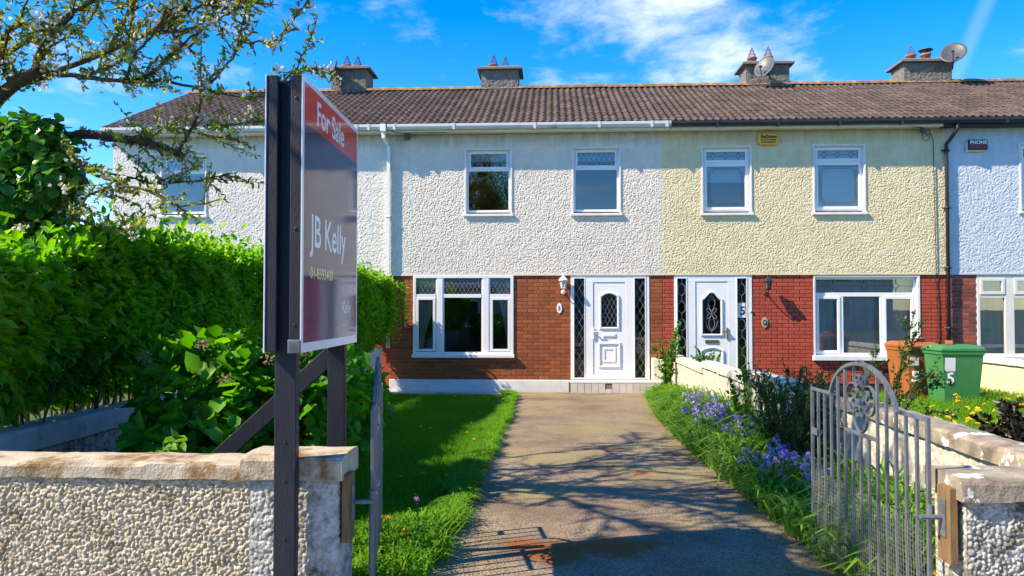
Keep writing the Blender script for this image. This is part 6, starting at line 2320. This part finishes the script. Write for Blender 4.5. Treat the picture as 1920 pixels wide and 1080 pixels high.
# ---- shrubs on the right
def twiggy(name, label, cat, loc, shoots, leafL, leafW, mat, per=0.022, rmean=0.45, side=True, group=None, r0=0.006, stem='twig'):
    """arching shoots with small leaves along them; shoots = (points) relative to loc"""
    t = thing(name, label, cat, loc, 0, group)
    w = MB()
    P, D = [], []
    q = random.Random(len(label) * 7 + len(shoots))
    for pts in shoots:
        path = smooth_path(pts, 4)
        w.tube(path, r0, 5, r0 * 0.35, cap=False)
        L = sum((b - a).length for a, b in zip(path[:-1], path[1:]))
        paths = [path]
        if side:
            for k in range(int(L / 0.09)):
                i = q.randrange(len(path) // 3, len(path) - 1)
                p = path[i]
                dd = ((path[i + 1] - path[i]).normalized() + Vector((q.gauss(0, .6), q.gauss(0, .6), q.gauss(.2, .5)))).normalized()
                l = q.uniform(0.05, 0.22)
                sp = [p, p + dd * l * .5, p + dd * l + Vector((0, 0, -0.01))]
                w.tube(sp, r0 * 0.45, 4, r0 * 0.2, cap=False)
                paths.append(sp)
        for pa in paths:
            l = sum((b - a).length for a, b in zip(pa[:-1], pa[1:]))
            for k in range(max(2, int(l / per))):
                f = q.uniform(0.12 if pa is path else 0, 1) * (len(pa) - 1)
                i = min(int(f), len(pa) - 2)
                P.append(pa[i].lerp(pa[i + 1], f - i))
                D.append((pa[i + 1] - pa[i]).normalized() * 0.5 + Vector((q.gauss(0, .6), q.gauss(0, .6), q.gauss(0.2, .5))))
    w.build('stems', stem, t)
    P = np.array([tuple(p) for p in P])
    D = np.array([tuple(p) for p in D])
    n = len(P)
    sc = 0.6 + 0.7 * rng.random(n)
    leaf_mesh('foliage', P, D, rand_dir(n) + np.array([0, 0, .5]), leafL * sc, leafW * sc, mat, t, rnd=np.clip(rmean + .28 * rng.standard_normal(n), 0, 1), hexa=True, fold=0.15)
    return t


q = random.Random(5)
sh = []
for k in range(70):
    a = q.uniform(0, 2 * math.pi)
    rad = q.uniform(0.1, 0.42)
    h = q.uniform(0.45, 0.98)
    x, y = rad * math.cos(a) * 0.7, rad * math.sin(a) * 1.5
    sh.append([(x * .2, y * .3, 0), (x * .6, y * .6, h * .55), (x, y, h)])
twiggy('scrubby_bush', 'scrubby bush with small leaves against the wall left of the scroll gate', 'bush', (2.02, 6.75, gzf(6.75)), sh, 0.026, 0.014, 'leaf_small', per=0.009, rmean=0.45)
sh = []
for (dx, dy, h) in ((-0.1, -0.3, 0.55), (-0.18, 0.1, 0.70), (0.0, 0.25, 0.80), (-0.05, -0.05, 0.88), (0.06, 0.35, 0.62), (-0.2, -0.2, 0.48)):
    sh.append([(dx * .1, dy * .1, 0), (dx * .5, dy * .5, h * .6), (dx, dy, h)])
twiggy('rose_bush', 'leggy rose bush with dark leaves in front of the pale boundary wall', 'bush', (2.14, 8.6, gzf(8.6)), sh, 0.055, 0.038, 'leaf_rose', per=0.022, rmean=0.25)
sh = []
for (dx, dy, h) in ((-0.25, 0.0, 0.95), (-0.12, 0.1, 1.05), (0.05, -0.1, 1.1), (0.16, 0.05, 1.25), (0.24, 0.1, 1.46), (-0.05, 0.0, 0.8), (0.1, 0.1, 1.0), (0.0, -0.1, 0.9), (0.2, -0.05, 1.15)):
    sh.append([(dx * .15, dy * .2, 0), (dx * .35, dy * .5, h * .5), (dx, dy, h)])
twiggy('rose_bush', 'tall climbing rose beside the meter box and doorstep', 'bush', (2.17, 14.75, gzf(14.75)), sh, 0.060, 0.042, 'leaf_rose', per=0.017, rmean=0.6, r0=0.008)
sh = [[(0, 0, 0), (-0.15, 0.1, 0.5), (-0.35, 0.1, 0.80), (-0.62, 0.1, 0.78)], [(0, 0, 0), (0.05, 0.1, 0.6), (0.20, 0.15, 1.0), (0.34, 0.2, 1.28)],
      [(0, 0, 0), (0.1, 0.0, 0.55), (0.32, 0.1, 0.80), (0.62, 0.2, 0.86)], [(0, 0, 0), (-0.05, 0, 0.5), (-0.10, 0.1, 0.85), (-0.04, 0.1, 1.12)],
      [(0, 0, 0), (0.12, 0, 0.4), (0.36, 0.1, 0.62), (0.58, 0.1, 0.60)], [(0, 0, 0), (-0.2, 0, 0.35), (-0.42, 0, 0.55), (-0.55, 0.1, 0.52)],
      [(0, 0, 0), (0.1, 0.1, 0.6), (0.22, 0.1, 0.78), (0.45, 0.1, 0.98)], [(0, 0, 0), (0.02, 0.1, 0.5), (0.1, 0.1, 0.8), (0.16, 0.1, 0.95)],
      [(0, 0, 0), (0.15, 0.1, 0.3), (0.32, 0.1, 0.44), (0.5, 0.2, 0.42)]]
sh = sh + [[tuple(c * q.uniform(0.8, 1.15) + q.uniform(-.06, .06) * (i > 0) for c in p) for i, p in enumerate(pp)] for pp in sh[:4]]
twiggy('arching_shrub', 'sparse arching shrub with tiny leaves behind the scroll gate', 'shrub', (2.66, 6.35, gzf(6.35)), sh, 0.028, 0.017, 'leaf_small', per=0.011, rmean=0.55, r0=0.0055)
sh = []
for k in range(34):
    a = q.uniform(0, 2 * math.pi)
    h = q.uniform(0.25, 0.68)
    x, y = q.uniform(.05, .42) * math.cos(a), q.uniform(.05, .42) * math.sin(a)
    sh.append([(x * .2, y * .2, 0), (x * .6, y * .6, h * .6), (x, y, h)])
twiggy('dark_shrub', 'dark purple-leaved shrub in the garden behind the right front wall', 'shrub', (3.72, 6.3, gzf(6.3) + 0.05), sh, 0.055, 0.030, 'leaf_purple', per=0.012, rmean=0.4)
sh = [[(0, 0, 0), (0.02, 0, 0.25), (0.0, 0, 0.55)], [(0, 0, 0.1), (0.08, 0, 0.35), (0.14, 0, 0.45)], [(0, 0, 0.1), (-0.08, 0, 0.3), (-0.12, 0.05, 0.42)]]
twiggy('dark_sapling', 'slender dark-leaved sapling beside the flowery lawn edge', 'plant', (3.35, 7.1, gzf(7.1)), sh, 0.06, 0.03, 'leaf_purple', per=0.03, rmean=0.4, side=False)
sh = []
for k in range(9):
    a = q.uniform(0, 2 * math.pi)
    sh.append([(0, 0, 0), (0.08 * math.cos(a), 0.08 * math.sin(a), 0.45), (0.18 * math.cos(a), 0.18 * math.sin(a), q.uniform(0.75, 0.95))])
twiggy('garden_plant', 'leafy plant showing above the boundary wall before the cream house door', 'plant', (2.85, 14.3, gzf(14.3)), sh, 0.05, 0.032, 'leaf_rose', per=0.014, rmean=0.5)
sh = []
for k in range(12):
    a = q.uniform(0, 2 * math.pi)
    sh.append([(0, 0, 0), (0.1 * math.cos(a), 0.15 * math.sin(a), 0.4), (0.2 * math.cos(a), 0.35 * math.sin(a), q.uniform(0.5, 0.95))])
twiggy('wall_creeper', 'thin creeper against the far end of the left boundary wall', 'creeper', (-3.30, 12.6, gzf(12.6)), sh, 0.05, 0.03, 'leaf_small', per=0.02, rmean=0.3)
bl = blades('leaves', np.stack([rng.normal(0, .12, 90), rng.normal(0, .3, 90), np.zeros(90)], 1), 0.35 + 0.2 * rng.random(90), 0.03, 0.3 + .6 * rng.random(90), 'leaf_hydrangea', segs=3)
t = thing('iris_clump', 'clump of tall blade leaves at the foot of the left boundary wall', 'plant', (-3.05, 10.6, gzf(10.6)))
bl.parent = t


# ------------------------------------------------------------------ across the road (seen in the window glass)
def street_tree(loc, h, label):
    t = thing('street_tree', label, 'tree', loc, 0)
    w = MB()
    q = random.Random(int(h * 10))
    w.tube([(0, 0, -0.2), (0.05, 0, h * .2), (0, 0.05, h * .42)], 0.22, 10, 0.15)
    P, D = [], []
    for k in range(26):
        a = q.uniform(0, 2 * math.pi)
        z0 = q.uniform(h * .25, h * .42)
        l = q.uniform(.35, .6) * h
        e_ = Vector((math.cos(a) * l * .38, math.sin(a) * l * .38, z0 + l * .9))
        m_ = Vector((math.cos(a) * l * .2, math.sin(a) * l * .2, z0 + l * .42))
        path = smooth_path([(0, 0.02, z0), m_, e_], 5)
        w.tube(path, 0.055, 5, 0.012, cap=False)
        for j in range(330):
            i = q.randrange(3, len(path))
            P.append(path[i] + Vector((q.gauss(0, .32), q.gauss(0, .32), q.gauss(0, .32))))
            D.append(Vector((q.gauss(0, 1), q.gauss(0, 1), q.gauss(0, 1))))
    w.build('trunk', 'bark', t, smooth=True)
    P = np.array([tuple(p) for p in P])
    D = np.array([tuple(p) for p in D])
    leaf_mesh('crown', P, D, rand_dir(len(P)), 0.13, 0.09, 'leaf_hedge', t, rnd=np.clip(.2 + .2 * rng.random(len(P)), 0, 1))


street_tree((-1.6, -11.0, 0.2), 11.5, 'tall street tree reflected in the upper window of the white house')
for (x0, x1, lab) in ((-22, -2.0, 'grey terrace across the road reflected in the ground floor glass'), (1.5, 24, 'long pale terrace across the road reflected in the red brick house window')):
    h = thing('opposite_terrace', lab, 'house', ((x0 + x1) / 2, -24.0, 0.1))
    MB().box(x0, x1, -31, -24.0, 0, 5.2).build('wall', 'opp_wall', h, world=True)
    MB().add([(x0 - .2, -23.7, 5.2), (x1 + .2, -23.7, 5.2), (x1 + .2, -27.5, 7.2), (x0 - .2, -27.5, 7.2), (x1 + .2, -31.3, 5.2), (x0 - .2, -31.3, 5.2)], [(1, 0, 3, 2), (2, 3, 5, 4)]).build('roof', 'tile', h, world=True)
    x = x0 + 0.8
    while x < x1 - 2:
        for z0, z1 in ((0.9, 2.3), (3.5, 4.8)):
            o = MB().frame(x, x + 1.4, z0, z1, 0.08, -24.05, -23.95).build('window', 'upvc', h, world=True)
            MB().box(x + .07, x + 1.33, -24.0, -23.985, z0 + .07, z1 - .07).build('pane', 'black_ink', o)
        x += 2.9

bpy.context.view_layer.update()
